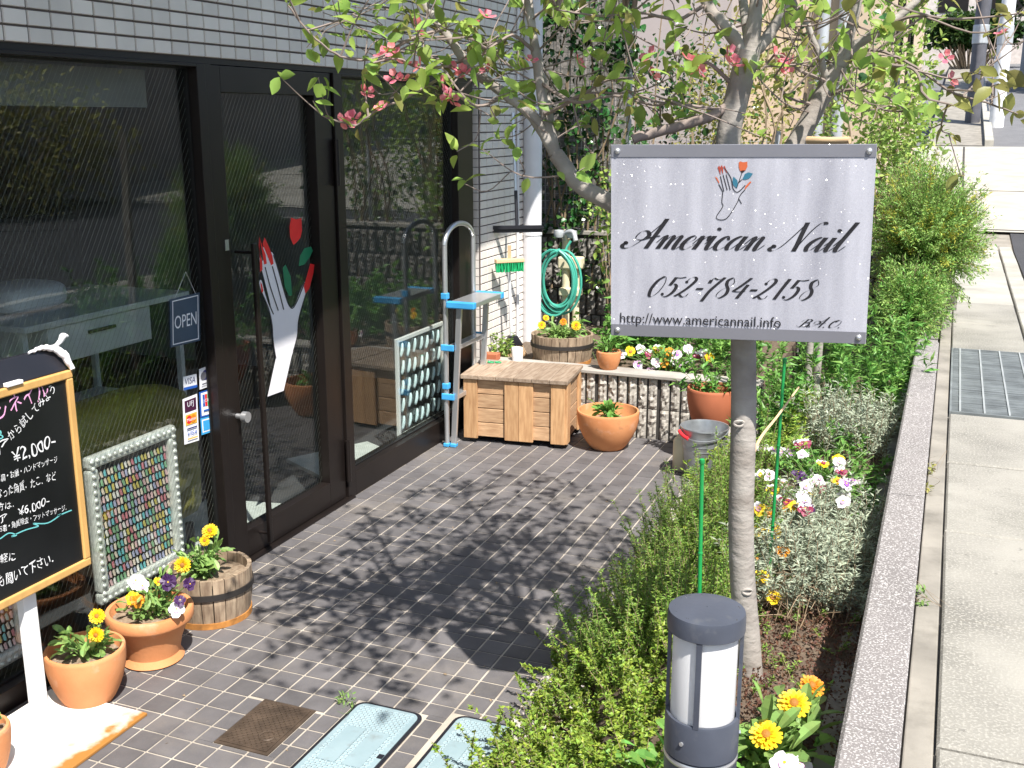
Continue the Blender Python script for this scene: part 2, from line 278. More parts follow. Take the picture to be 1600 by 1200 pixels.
    def ovate(s, P, D, ln, wd, mi=0, droop=.25, fold=.3, prof=((0, .04), (.18, .34), (.42, .5), (.66, .40), (.86, .18), (1, .01))):
        """rounded leaves with a midrib crease, one island each"""
        P = np.asarray(P, float); n = len(P)
        if n == 0: return
        D = D / (np.linalg.norm(D, axis=1)[:, None] + 1e-9); X = np.cross(D, rng.normal(size=(n, 3)) * .55 + np.array([0, 0, 1.])); X /= np.linalg.norm(X, axis=1)[:, None] + 1e-9
        N = np.cross(X, D); N *= np.sign(N[:, 2] + 1e-6)[:, None]; q = rng.uniform(.55, 1.2, (n, 1)); ln = ln * q; wd = wd * q * rng.uniform(.85, 1.15, (n, 1)); dr = rng.uniform(-.1, 1, (n, 1)) * droop * 2
        k = len(prof); rows = []
        for a, b in prof:
            mid = P + D * ln * a - N * ln * a * a * dr
            rows += [mid + X * wd * b + N * wd * b * fold, mid, mid - X * wd * b + N * wd * b * fold]
        b0 = s.n; s.v.append(np.stack(rows, 1).reshape(-1, 3)); s.n += n * 3 * k
        for i in range(n):
            o = b0 + i * 3 * k
            for j in range(k - 1):
                r = o + j * 3; s.f += [(r, r + 1, r + 4, r + 3), (r + 1, r + 2, r + 5, r + 4)]
        s.m += [mi] * (2 * (k - 1) * n)
    def mesh(s, name, mats, off=(0, 0, 0), smooth=False):
        me = bpy.data.meshes.new(name); v = np.concatenate(s.v) - np.asarray(off); me.from_pydata(v.tolist(), [], s.f)
        mats = mats if isinstance(mats, (list, tuple)) else [mats]
        for q in mats: me.materials.append(MT[q] if isinstance(q, str) else q)
        if len(mats) > 1: me.polygons.foreach_set('material_index', s.m)
        if smooth: me.polygons.foreach_set('use_smooth', [True] * len(s.f))
        me.update(); return me
    def build(s, name, mats, parent=None, loc=None, smooth=False, bevel=0., auto=False):
        off = np.zeros(3)
        if parent is not None: off = np.array(root_loc(parent))
        elif loc is not None: off = np.asarray(loc, float)
        o = bpy.data.objects.new(name, s.mesh(name, mats, off, smooth)); col.objects.link(o)
        if parent is not None: o.parent = parent
        else: o.location = off
        if bevel:
            bv = o.modifiers.new('bevel', 'BEVEL'); bv.width = bevel; bv.segments = 2; bv.limit_method = 'ANGLE'
        if auto or (smooth and len(s.f) < 60000 and name not in ('foliage', 'crown')): smooth_by_angle(o, math.radians(55 if smooth else 40))
        return o
def smooth_by_angle(o, a=math.radians(40)):
    me = o.data; me.polygons.foreach_set('use_smooth', [True] * len(me.polygons)); me.set_sharp_from_angle(angle=a)
def root_loc(o):
    p = np.zeros(3)
    while o is not None: p = p + np.array(o.location); o = o.parent
    return p
def tag(o, label, cat, group=None, kind=None):
    if label: o['label'] = label
    if cat: o['category'] = cat
    if group: o['group'] = group
    if kind: o['kind'] = kind
    return o
def thing(name, label, cat, loc, group=None):
    o = bpy.data.objects.new(name, None); col.objects.link(o); o.location = loc; o.empty_display_size = .05
    return tag(o, label, cat, group)
def struct(o): o['kind'] = 'structure'; return o
def stuff(o): o['kind'] = 'stuff'; return o
def cr(pts, sub=6, closed=False):
    """Catmull-Rom through points"""
    P = np.asarray(pts, float)
    Q = np.vstack([P[-1], P, P[:2]]) if closed else np.vstack([2 * P[0] - P[1], P, 2 * P[-1] - P[-2]]); out = []
    n = len(P) if closed else len(P) - 1
    for i in range(n):
        a, b, c, d = Q[i:i + 4]
        for t in np.arange(sub) / sub: out.append(.5 * (2 * b + (c - a) * t + (2 * a - 5 * b + 4 * c - d) * t * t + (3 * b - a - 3 * c + d) * t ** 3))
    if not closed: out.append(P[-1])
    return np.array(out)
def inst(src, name, parent, loc, rot=None, scale=None):
    o = bpy.data.objects.new(name, src); col.objects.link(o); o.parent = parent; o.location = loc
    if rot is not None: o.rotation_euler = rot
    if scale is not None: o.scale = scale
    return o
def text_mesh(s, size=1., shear=0., space=1.):
    """flat text as (verts, faces); x right, y up"""
    c = bpy.data.curves.new('t', 'FONT'); c.body = s; c.size = size; c.shear = shear; c.space_character = space; c.fill_mode = 'BOTH'; c.resolution_u = 3
    o = bpy.data.objects.new('t', c); col.objects.link(o); dg = bpy.context.evaluated_depsgraph_get(); me = bpy.data.meshes.new_from_object(o.evaluated_get(dg))
    v = np.array([p.co[:] for p in me.vertices]).reshape(-1, 3); f = [tuple(p.vertices) for p in me.polygons]
    bpy.data.objects.remove(o); bpy.data.curves.remove(c); bpy.data.meshes.remove(me)
    return v, f


# ================================================================== THE SETTING
EDGE = 1.66                                             # terrace / planting bed edge
def bed(x, y):
    """height of the sloping planting bed"""
    s = np.clip((np.asarray(x, float) - EDGE) / .62, 0, 1); s = s * s * (3 - 2 * s)
    return .02 + .37 * s + .015 * np.sin(np.asarray(x) * 9 + np.asarray(y) * 7)
def hill(y):
    y = np.asarray(y, float)
    return .64 + np.clip(y - 12, 0, 12) * .06 + np.clip(y - 24, 0, 200) * .10
def sheet(name, xs, ys, zf, mat):
    X, Y = np.meshgrid(xs, ys); Z = zf(X, Y); V = np.stack([X, Y, Z], 2).reshape(-1, 3); n = len(xs); b = MB()
    b.add(V, [(j * n + i, j * n + i + 1, (j + 1) * n + i + 1, (j + 1) * n + i) for j in range(len(ys) - 1) for i in range(n - 1)])
    return struct(b.build(name, mat, smooth=True))
YS = np.concatenate([np.linspace(-30, 10, 6), np.linspace(12, 24, 7), np.linspace(27, 150, 12)])
sheet('ground', np.linspace(-120, 120, 9), np.concatenate([[-120], np.linspace(-30, 12, 3), [24, 150]]), lambda x, y: np.where((y <= 12), -.25, hill(y) - .3) + x * 0, 'asphalt_old')
b = MB(); b.box((2.6, -30, -.24), (2.795, 12, .40)); struct(b.build('ground_bank', 'mortar'))
# road, gutter strip, pale edge
sheet('road', np.array([3.42, 6, 9.0]), YS, lambda x, y: hill(y) - .012 + x * 0, 'asphalt')
sheet('far_road', np.array([2.4, 6, 12.0]), np.linspace(24.2, 80, 20), lambda x, y: hill(y) + .0 + x * 0, 'asphalt_old')
sheet('road_edge', np.array([2.797, 3.43]), YS[:8], lambda x, y: hill(y) - .03 + x * 0, 'mortar')
sheet('crossing_apron', np.array([1.8, 3.0, 6, 12]), np.linspace(13.2, 24.2, 10), lambda x, y: hill(y) + .004 + x * 0, 'lightconc')
ja = MB()
for y in (13.3, 16.9): ja.add([(2.0, y, hill(y) + .007), (12, y, hill(y) + .007), (12, y + .05, hill(y + .05) + .007), (2.0, y + .05, hill(y + .05) + .007)], [(0, 1, 2, 3)])
for x in (2.9,):
    for y in np.arange(13.3, 24.1, .9): ja.add([(x, y, hill(y) + .0085), (x + .035, y, hill(y) + .0085), (x + .035, y + .9, hill(y + .9) + .0085), (x, y + .9, hill(y + .9) + .0085)], [(0, 1, 2, 3)])
struct(ja.build('apron_joints', 'grouting'))
sheet('far_pavement', np.array([2.2, 2.75, 3.3]), np.linspace(24.25, 70, 14), lambda x, y: hill(y) + .014 + x * 0, 'mortar')
b = MB()
for y in np.arange(24.25, 70, 2.0): b.add([[3.3, y, hill(y) - .02], [3.46, y, hill(y) - .02], [3.46, y + 1.98, hill(y + 1.98) - .02], [3.3, y + 1.98, hill(y + 1.98) - .02], [3.3, y, hill(y) + .12], [3.46, y, hill(y) + .12], [3.46, y + 1.98, hill(y + 1.98) + .12], [3.3, y + 1.98, hill(y + 1.98) + .12]], [(0, 3, 2, 1), (4, 5, 6, 7), (0, 1, 5, 4), (1, 2, 6, 5), (2, 3, 7, 6), (3, 0, 4, 7)])
struct(b.build('far_kerb', 'lightconc'))
# gutter strip + cover slabs + grating along the wall foot
gut = MB(); gut.box((2.801, -12, .55), (2.862, 13.1, .628)); gutter = struct(gut.build('gutter_strip', 'mortar', bevel=.004))
slab_me = {}
def slab(x0, x1, y0, y1, mat='slab', name='slab'):
    k = (round(x1 - x0, 3), round(y1 - y0, 3), mat)
    if k not in slab_me:
        m = MB(); dx, dy = (x1 - x0) / 2, (y1 - y0) / 2; e = .006
        m.add([[-dx, -dy, -.08], [dx, -dy, -.08], [dx, dy, -.08], [-dx, dy, -.08], [-dx, -dy, -e], [dx, -dy, -e], [dx, dy, -e], [-dx, dy, -e],
               [-dx + e, -dy + e, 0], [dx - e, -dy + e, 0], [dx - e, dy - e, 0], [-dx + e, dy - e, 0]],
              [(0, 1, 5, 4), (1, 2, 6, 5), (2, 3, 7, 6), (3, 0, 4, 7), (4, 5, 9, 8), (5, 6, 10, 9), (6, 7, 11, 10), (7, 4, 8, 11), (8, 9, 10, 11)])
        slab_me[k] = m.mesh(name, mat)
    o = inst(slab_me[k], name, gutter, ((x0 + x1) / 2, (y0 + y1) / 2, .636 + random.uniform(-.004, .003)), (random.uniform(-.004, .004), random.uniform(-.003, .003), random.uniform(-.006, .006)))
    return o
GX0, GX1 = 2.868, 3.27
yj = [-1.3, -.6, .1, .8, 1.55, 2.25, 2.92, 3.61, 4.38, 5.16]
for a, c in zip(yj[:-1], yj[1:]): slab(GX0, GX1, a + .004, c - .004)
for y in np.arange(6.70, 12.6, .9): slab(GX0, GX1, y + .006, y + .890, 'lightconc' if y > 8.4 else 'slab')
for y in np.arange(-1.3, 12.9, .95): slab(3.285, 3.405, y + .004, y + .944, 'lightconc', 'edge_stone')
gy0, gy1 = 5.175, 6.69; gc = (gy0 + gy1) / 2
g = thing('drain_grating', 'grey steel drain grating set between the gutter slabs', 'grating', (3.069, gc, .60))
m = MB(); m.box((GX0, gy0, .60), (GX0 + .01, gy1, .640)); m.box((3.26, gy0, .60), (3.27, gy1, .640)); m.box((GX0 + .011, gy0, .60), (3.259, gy0 + .012, .640)); m.box((GX0 + .011, gy1 - .012, .60), (3.259, gy1, .640)); m.build('frame', 'grate', g)
for x in np.linspace(GX0 + .045, 3.225, 4):
    m = MB(); m.box((x - .004, gy0 + .013, .60), (x + .004, gy1 - .013, .643)); m.build('cross_bar', 'grate_bar', g)
lb = MB(); lb.box((-.19, -.004, -.03), (.19, .004, 0)); lb = lb.mesh('bearing_bar', 'grate')
for k, y in enumerate(np.arange(gy0 + .025, gy1 - .02, .0155)): inst(lb, 'bearing_bar', g, (0, y - gc, .038 + random.uniform(-.0012, .0012)))
m = MB(); m.box((GX0, gy0, .50), (3.27, gy1, .52)); m.build('sump', 'grouting', g)

# retaining wall in sections with joints
wall = thing('retaining_wall', 'low speckled exposed aggregate wall along the gutter slabs', 'wall', (2.74, 3, 0))
def wall_sec(y0, y1, zt, round_end=False):
    m = MB(); x0, x1 = 2.676, 2.797; n = 1
    prof = [(x0, -.2), (x0, zt - .008), (x0 + .008, zt), (x1 - .008, zt), (x1, zt - .008), (x1, -.2)]
    ysec = [y0, y1]; V = []
    if round_end:
        ysec = [y0] + [y1 - .06 + .06 * math.sin(t) for t in np.linspace(0, math.pi / 2, 6)]
    for i, y in enumerate(ysec):
        k = 0 if not round_end or i == 0 else .055 * (1 - math.cos(np.linspace(0, math.pi / 2, 6)[i - 1]))
        for (x, z) in prof: V.append((min(max(x, x0 + 0 * k), x1 - k), y, z))
    p = len(prof)
    m.add(V, [(i * p + j, i * p + j + 1, (i + 1) * p + j + 1, (i + 1) * p + j) for i in range(len(ysec) - 1) for j in range(p - 1)] + [tuple(range(p))[::-1], tuple((len(ysec) - 1) * p + j for j in range(p))])
    m.build('wall_section', 'wall_agg', wall)
ws = [-1.0, -.1, .75, 1.55, 2.19, 2.83, 3.78, 4.7, 5.7, 6.7]
for a, c in zip(ws[:-1], ws[1:]): wall_sec(a + .002, c - .002, .68 + random.uniform(-.002, .002), c == 6.7)
wall_sec(6.71, 9.2, .60); wall_sec(9.21, 12.5, .60)

# planting bed soil
sheet('planting_bed', np.linspace(EDGE - .01, 2.677, 16), np.linspace(-1.0, 7.9, 60), lambda x, y: bed(x, y) + rng.normal(0, .006, x.shape), 'soil')
st = thing('bed_edging', 'rough pale stones edging the planting bed', 'edging', (EDGE, 4, 0))
for i, y in enumerate(np.arange(1.0, 5.5, .105)):
    m = MB(); n = 10; c = np.array([EDGE - .0 + random.uniform(-.015, .02), y, .02]); r = np.array([random.uniform(.035, .055), .055, random.uniform(.035, .055)])
    V = []; F = []
    for iz, ph in enumerate((-.4, .1, .6, 1.1)):
        for k in range(n): a = k * 2 * math.pi / n; q = 1 + random.uniform(-.16, .16); V.append(c + r * q * np.array([math.cos(a) * math.cos(ph), math.sin(a) * math.cos(ph), math.sin(ph)]))
    F = [(i2 * n + k, i2 * n + (k + 1) % n, (i2 + 1) * n + (k + 1) % n, (i2 + 1) * n + k) for i2 in range(3) for k in range(n)] + [tuple(3 * n + k for k in range(n))]
    m.add(V, F); m.build('stone', 'splitblock', st)

# ------------------------------------------------------------------ terrace floor
b = MB(); b.box((-.001, -1.2, -.12), (EDGE - .004, 6.32, -.0035)); floor = struct(b.build('terrace_floor', 'grout'))
HOLES = [(.752, 2.511, .961, 2.801), (1.055, 2.415, 1.322, 2.918), (1.405, 2.46, 1.672, 2.963)]
def minus(r, h):
    x0, y0, x1, y1 = r; a0, c0, a1, c1 = h
    if a0 >= x1 or a1 <= x0 or c0 >= y1 or c1 <= y0: return [r]
    out = []
    if c0 > y0: out.append((x0, y0, x1, c0)); y0 = c0
    if c1 < y1: out.append((x0, c1, x1, y1)); y1 = c1
    if a0 > x0: out.append((x0, y0, a0, y1))
    if a1 < x1: out.append((a1, y0, x1, y1))
    return out
P = .1; gw = .0035; cells = []; odd = []
xs = [-.0] + list(np.arange(.09, EDGE, P)) + [EDGE]; ysl = np.arange(-1.11, 6.30, P)
for xa, xb in zip(xs[:-1], xs[1:]):
    for y in ysl:
        r = [(xa + gw, y + gw, xb - gw, y + P - gw)]; full = abs(xb - xa - P) < 1e-6
        cut = False
        for h in HOLES:
            r2 = []
            for q in r: r2 += minus(q, h)
            if r2 != r: cut = True
            r = r2
        for q in r:
            if q[2] - q[0] < .012 or q[3] - q[1] < .012: continue
            c = ((q[0] + q[2]) / 2, (q[1] + q[3]) / 2, 0); px, py, d = proj(c)
            vis = d > .3 and -30 < px < 1630 and -30 < py < 1230
            (cells if full and not cut else odd).append((-(1 / d ** 2) if vis else 1, q))
cells.sort(key=lambda t: t[0])
def tile_geo(m, q, h=.0045, e=.0015, z=0.):
    x0, y0, x1, y1 = q
    m.add([[x0, y0, z - h], [x1, y0, z - h], [x1, y1, z - h], [x0, y1, z - h], [x0 + e, y0 + e, z], [x1 - e, y0 + e, z], [x1 - e, y1 - e, z], [x0 + e, y1 - e, z]],
          [(0, 1, 5, 4), (1, 2, 6, 5), (2, 3, 7, 6), (3, 0, 4, 7), (4, 5, 6, 7)])
m = MB(); tile_geo(m, (-.05 + gw, -.05 + gw, .05 - gw, .05 - gw)); tme = m.mesh('floor_tile', 'tile_floor')
for _, q in cells[:300]:
    inst(tme, 'floor_tile', floor, ((q[0] + q[2]) / 2, (q[1] + q[3]) / 2, random.uniform(-.0006, .0006)), (random.uniform(-.004, .004), random.uniform(-.004, .004), random.uniform(-.003, .003)))
m = MB()
for _, q in cells[300:] + odd: tile_geo(m, q, z=random.uniform(-.0006, .0006))
mt = bpy.data.materials.get('floor_tile').copy()
# joined tiles vary per island instead of per object
for n in list(mt.node_tree.nodes):
    if n.bl_idname == 'ShaderNodeObjectInfo':
        gnode = mt.node_tree.nodes.new('ShaderNodeNewGeometry'); lk = n.outputs['Random'].links[0]; to = lk.to_socket; mt.node_tree.links.new(gnode.outputs['Random Per Island'], to)
MT['tile_floor_i'] = mt
stuff(m.build('floor_tiles', 'tile_floor_i', floor))

# covers let into the floor
c = thing('manhole_cover', 'small brown cast iron cover let into the floor tiles', 'cover', (.856, 2.656, 0))
m = MB(); m.box((.755, 2.514, -.003), (.958, 2.798, .001)); m.build('frame', 'iron', c)
m = MB(); m.box((.767, 2.526, .0012), (.946, 2.786, .004)); m.build('plate', 'iron', c)
m = MB()
for k in np.arange(-.30, .46, .022):
    a = max(0, -k); e = min(.17, .25 - k)
    if e - a > .02: m.bar((.771 + a, 2.531 + k + a, .0045), (.771 + e, 2.531 + k + e, .0045), .003, .003)
    a = max(0, k - .25); e = min(.17, k)
    if e - a > .02: m.bar((.771 + a, 2.531 + k - a, .0045), (.771 + e, 2.531 + k - e, .0045), .003, .003)
m.tube([(.90 + .026 * math.cos(t), 2.60 + .026 * math.sin(t), .006) for t in np.linspace(0, 6.2, 20)], .003, 5)
m.build('raised_lattice', 'iron', c)
def blue_cover(x0, y0, x1, y1, label):
    c = thing('meter_box_cover', label, 'cover', ((x0 + x1) / 2, (y0 + y1) / 2, 0), 'pale blue covers in the terrace')
    def rr(x0, y0, x1, y1, r, n=6):
        return [(cx + r * math.cos(a0 + t), cy + r * math.sin(a0 + t)) for cx, cy, a0 in ((x1 - r, y1 - r, 0), (x0 + r, y1 - r, math.pi / 2), (x0 + r, y0 + r, math.pi), (x1 - r, y0 + r, 1.5 * math.pi)) for t in np.linspace(0, math.pi / 2, n)]
    def prism(m, pts, z0, z1):
        k = len(pts); m.add([(x, y, z0) for x, y in pts] + [(x, y, z1) for x, y in pts], [tuple(range(k, 2 * k))] + [(i, (i + 1) % k, k + (i + 1) % k, k + i) for i in range(k)])
    m = MB(); prism(m, rr(x0, y0, x1, y1, .04), -.003, .0015); m.build('rim', 'black_plastic', c)
    m = MB(); prism(m, rr(x0 + .013, y0 + .013, x1 - .013, y1 - .013, .032), .0016, .005); m.build('lid', 'bluecover', c, bevel=.0015)
    m = MB(); X0, X1, Y0, Y1 = x0 + .03, x1 - .03, y0 + .03, y1 - .03; W, H = X1 - X0, Y1 - Y0; st = .0215
    for k in np.arange(-W, H, st):
        a = max(0, -k); e = min(W, H - k)
        if e - a > .015: m.bar((X0 + a, Y0 + k + a, .0055), (X0 + e, Y0 + k + e, .0055), .0035, .003)
    for k in np.arange(0, W + H, st):
        a = max(0, k - H); e = min(W, k)
        if e - a > .015: m.bar((X0 + a, Y0 + k - a, .0055), (X0 + e, Y0 + k - e, .0055), .0035, .003)
    m.build('raised_lattice', 'bluelattice', c)
    m = MB(); cx = (x0 + x1) / 2
    for dx in (-.045, .045): m.box((cx + dx - .033, y0 + .13, .0062), (cx + dx + .033, y1 - .16, .0082))
    m.build('raised_panel', 'bluecover', c)
    m = MB(); m.box((x1 - .03, y0 + .20, .0052), (x1 - .012, y0 + .222, .007)); m.build('finger_hole', 'black_plastic', c)
blue_cover(1.062, 2.422, 1.315, 2.911, 'pale blue meter cover with black rim beside the brown iron cover')
blue_cover(1.412, 2.467, 1.665, 2.956, 'pale blue meter cover with black rim half under the bed shrubs')

# ------------------------------------------------------------------ the shop building
shop = thing('shop_building', 'tiled shop front with dark bronze glazed door and wired windows', 'building', (0, 3.5, 0))
SH0, SH1 = -1.0, 7.25
m = MB(); m.box((-.30, SH0, 2.172), (-.0065, SH1, 3.6)); m.build('fascia_wall', 'grout_wall', shop)
m = MB(); m.box((-.30, 6.40, -.1), (-.0065, SH1, 2.171)); m.build('end_pillar', 'grout_wall', shop)
m = MB(); m.box((-5, SH1 - .12, -.1), (-.301, SH1 - .001, 3.6)); m.build('end_wall', 'greywall', shop)
m = MB(); m.box((-.30, SH0, 3.601), (-.0, SH1, 7.0)); m.build('upper_wall', 'tile_wall', shop)
m = MB()                                                             # balcony slab above, its edge slightly askew
V = [(-.2, SH0 - 1.5, 3.47), (1.275, SH0 - 1.5, 3.47), (1.06, 7.0, 3.47), (-.2, 7.0, 3.47)]; V += [(x, y, 4.6) for x, y, z in V]
m.add(V, [(0, 3, 2, 1), (4, 5, 6, 7), (0, 1, 5, 4), (1, 2, 6, 5), (2, 3, 7, 6), (3, 0, 4, 7)]); m.build('balcony', 'tile_wall', shop)
tiles = []
TH = .0535
for r in range(24):
    z = 2.172 + r * TH
    for y in np.arange(SH0, SH1 - .05, .1): tiles.append(('x', y + .05, z + TH / 2))
for r in range(40):
    z = 2.172 - (r + 1) * TH
    if z < 0: break
    for y in np.arange(6.42, SH1 - .05, .1): tiles.append(('x', y + .05, z + TH / 2))
def vis_tile(t):
    px, py, d = proj((0, t[1], t[2])); return 1 / d ** 2 if d > .3 and -20 < px < 835 and -20 < py < 700 else 0
tiles.sort(key=lambda t: -vis_tile(t))
def wt(m, c, half=(.0466, .0236), e=.002):
    _, y, z = c; a, h = half
    m.add([[-.0065, y - a, z - h], [-.0065, y + a, z - h], [-.0065, y + a, z + h], [-.0065, y - a, z + h], [0, y - a + e, z - h + e], [0, y + a - e, z - h + e], [0, y + a - e, z + h - e], [0, y - a + e, z + h - e]],
          [(0, 1, 5, 4), (1, 2, 6, 5), (2, 3, 7, 6), (3, 0, 4, 7), (4, 5, 6, 7)])
m = MB(); wt(m, ('x', 0, 0)); wme = m.mesh('wall_tile', 'tile_wall')
for t in tiles[:300]: inst(wme, 'wall_tile', shop, (random.uniform(-.0006, .0006), t[1] - 3.5, t[2]))
m = MB()
for t in tiles[300:]: wt(m, t)
stuff(m.build('wall_tiles', 'tile_wall', shop))
m = MB()
for r in range(40):
    z = 2.172 - (r + 1) * TH
    if z > 0: m.box((-.085, 6.394, z + .002), (-.008, 6.3995, z + TH - .002))
stuff(m.build('reveal_tiles', 'tile_wall', shop))
# lintel shadow gap and frames.  frames project to x = 0, glass sits at x = -.06
GXP = -.055
m = MB(); m.box((-.12, SH0, 2.150), (-.012, 6.39, 2.1715)); m.build('head_frame', 'frame', shop)
def frame_ring(m, y0, y1, z0, z1, w0, w1, wt_, wb, xa=-.10, xb=0.):
    m.box((xa, y0, z0), (xb, y0 + w0, z1)); m.box((xa, y1 - w1, z0), (xb, y1, z1)); m.box((xa, y0 + w0, z1 - wt_), (xb, y1 - w1, z1)); m.box((xa, y0 + w0, z0), (xb, y1 - w1, z0 + wb))
def wires(parent, y0, y1, z0, z1, x):
    """wire embedded in the pane: diagonal net"""
    m = MB(); st = .0255; W = y1 - y0; H = z1 - z0; k = 1.55; r = .00065
    Q = []
    for c0 in np.arange(-H / k, W, st):
        for sgn in (1,):
            ya, yb, za, zb = c0, c0 + H / k, 0., H
            if ya < 0: za = -ya * k; ya = 0
            if yb > W: zb = H - (yb - W) * k; yb = W
            if zb - za < .02: continue
            if sgn < 0: za, zb = H - za, H - zb
            if sgn < 0 and (int(round(c0 / st)) % 2): continue
            d = np.array([0, yb - ya, zb - za]); n = np.array([0, -d[2], d[1]]); n = n / np.linalg.norm(n) * r
            a = np.array([x, y0 + ya, z0 + za]); e = np.array([x, y0 + yb, z0 + zb]); Q.append([a - n, e - n, e + n, a + n])
    m.quads(np.array(Q)); stuff(m.build('wire_net', 'wire', parent))
def window(y0, y1, z0, z1, nm, w0=.045, w1=.045, wt_=.03, wb=.13, net=True):
    m = MB(); frame_ring(m, y0, y1, z0, z1, w0, w1, wt_, wb); o = m.build(nm, 'frame', shop, bevel=.002)
    m = MB(); m.box((GXP - .003, y0 + w0 - .005, z0 + wb - .005), (GXP + .003, y1 - w1 + .005, z1 - wt_ + .005)); m.build('pane', 'glass', o)
    m = MB(); e = .008; frame_ring(m, y0 + w0, y1 - w1, z0 + wb, z1 - wt_, e, e, e, e, GXP - .012, GXP + .012); m.build('gasket', 'black', o)
    if net: wires(o, y0 + w0, y1 - w1, z0 + wb, z1 - wt_, GXP - .0045)
    return o
win_l = window(.6, 3.69, .0, 2.149, 'window', w1=.052, wb=.075, wt_=.014)
win_r = window(4.665, 6.30, .0, 2.149, 'window', w0=.075, w1=.22, wt_=.014)
m = MB(); m.box((-.09, 6.301, 0), (-.05, 6.392, 2.149)); m.build('jamb', 'black', shop)
m = MB(); m.box((-.09, 3.692, .0), (-.005, 3.735, 2.149)); m.build('jamb', 'frame', shop)
# door leaf
m = MB(); frame_ring(m, 3.737, 4.655, .012, 2.147, .062, .15, .105, .125, -.075, -.012); door = m.build('door', 'frame', shop, bevel=.002)
m = MB(); m.box((GXP - .003, 3.794, .132), (GXP + .003, 4.510, 2.047)); m.build('pane', 'glass', door)
wires(door, 3.80, 4.505, .137, 2.042, GXP - .0045)
m = MB(); m.box((.035, 3.875, .06), (.052, 3.900, 1.42)); m.tube([(-.055, 3.887, .10), (.036, 3.887, .10)], .007, 8); m.tube([(-.055, 3.887, 1.38), (.036, 3.887, 1.38)], .007, 8); m.build('pull_handle', 'frame', door, bevel=.003)
m = MB(); 
for r0, x0, x1 in ((.012, -.012, .02), (.024, .02, .045)): m.tube([(x0, 3.772, .68), (x1, 3.772, .68)], r0, 16)
m.build('knob', 'alu', door, auto=True)
for z0, z1 in ((.10, .32), (1.62, 1.84)):
    m = MB(); m.tube([(.006, 4.66, z0), (.006, 4.66, z1)], .013, 12); m.build('hinge', 'frame', door, auto=True)
m = MB(); m.box((-.011, 3.762, 1.40), (-.009, 3.786, 1.445)); m.build('lock_plate', 'alu', door)
m = MB(); m.box((-.2, 3.7, -.003), (.02, 4.70, .009)); m.build('threshold', 'frame', shop)
# rose hand sticker on the door pane
def fxp(zx, zy, ox, oy, s): return FX(ox + zx * s, oy + zy * s, GXP + .0045)
HS = lambda pts: [fxp(x, y, 370, 320, .26646) + np.array([0, 0, 0]) for x, y in pts]
hand_out = cr([(228, 905), (212, 800), (205, 690), (175, 590), (142, 500), (132, 452), (146, 445), (165, 520), (205, 620), (160, 430), (134, 330), (138, 308), (152, 330), (160, 300), (150, 262), (160, 248), (180, 300), (196, 280), (214, 290), (245, 400), (275, 510), (300, 585), (320, 604), (342, 580), (370, 510), (398, 452), (404, 510), (385, 590), (360, 680), (354, 770), (340, 830), (322, 885)], 3)
hand_out = np.vstack([hand_out, [(275, 1090), (180, 1125)]])
def ribbon2(pts, wd):
    P = np.asarray(pts, float); T = np.gradient(P, axis=0); T /= np.linalg.norm(T, axis=1)[:, None] + 1e-9; N = np.stack([-T[:, 1], T[:, 0]], 1); wd = np.broadcast_to(wd, (len(P),))[:, None]
    return P + N * wd / 2, P - N * wd / 2
def flat_ngon(m, pts, mi=0):
    import mathutils
    V = [Vector(p) for p in pts]; tri = mathutils.geometry.tessellate_polygon([V]); m.add(np.array([v[:] for v in V]), [tuple(t) for t in tri], mi)
stk = MB(); flat_ngon(stk, HS(hand_out)); sticker = stk.build('hand_sticker', 'hand', door)
sticker['label'] = 'pale hand sticker with red nails holding a rose'
for pts in ([(136, 395), (150, 380), (148, 330), (138, 300), (128, 240), (132, 180)], [(160, 350), (175, 345), (168, 290), (152, 250), (132, 190)], [(200, 355), (215, 345), (208, 300), (185, 240), (162, 190), (150, 230), (175, 290)], [(145, 520), (155, 505), (148, 470), (137, 450)], [(402, 522), (425, 490), (448, 400), (455, 350), (430, 345), (412, 410), (392, 480)]):
    m = MB(); flat_ngon(m, [p + np.array([.0008, 0, 0]) for p in HS(pts)]); m.build('red_nail', 'nailred', sticker)
m = MB(); flat_ngon(m, [p + np.array([.0008, 0, 0]) for p in HS([(330, 235), (312, 190), (308, 130), (318, 75), (345, 85), (378, 78), (382, 150), (372, 195), (345, 225)])]); m.build('rose', 'nailred', sticker)
m = MB()
for pts in ([(305, 535), (280, 480), (268, 370), (285, 350), (315, 420), (324, 530)], [(362, 360), (370, 300), (395, 255), (435, 245), (445, 270), (425, 310), (395, 350)]): flat_ngon(m, [p + np.array([.0008, 0, 0]) for p in HS(pts)])
m.build('rose_leaves', 'leafgreen', sticker)
m = MB()
def line_on(m, pts, wd, f, off):
    a, c = ribbon2(pts, wd); A = np.array([x + off for x in f(a)]); Cc = np.array([x + off for x in f(c)])
    m.quads(np.stack([A[:-1], Cc[:-1], Cc[1:], A[1:]], 1))
for pts in ([(165, 365), (195, 480), (242, 620)], [(207, 360), (240, 480), (274, 615)], [(160, 480), (180, 560), (214, 642)], [(214, 295), (250, 400), (285, 530), (318, 606), (350, 570), (396, 455)], [(360, 682), (380, 730), (404, 772)], [(405, 520), (375, 620), (360, 690), (354, 770), (330, 860)], [(146, 515), (185, 610), (205, 700), (212, 800), (228, 900)]):
    line_on(m, cr(pts, 4), 6, HS, np.array([.0012, 0, 0]))
m.build('ink_lines', 'ink', sticker)
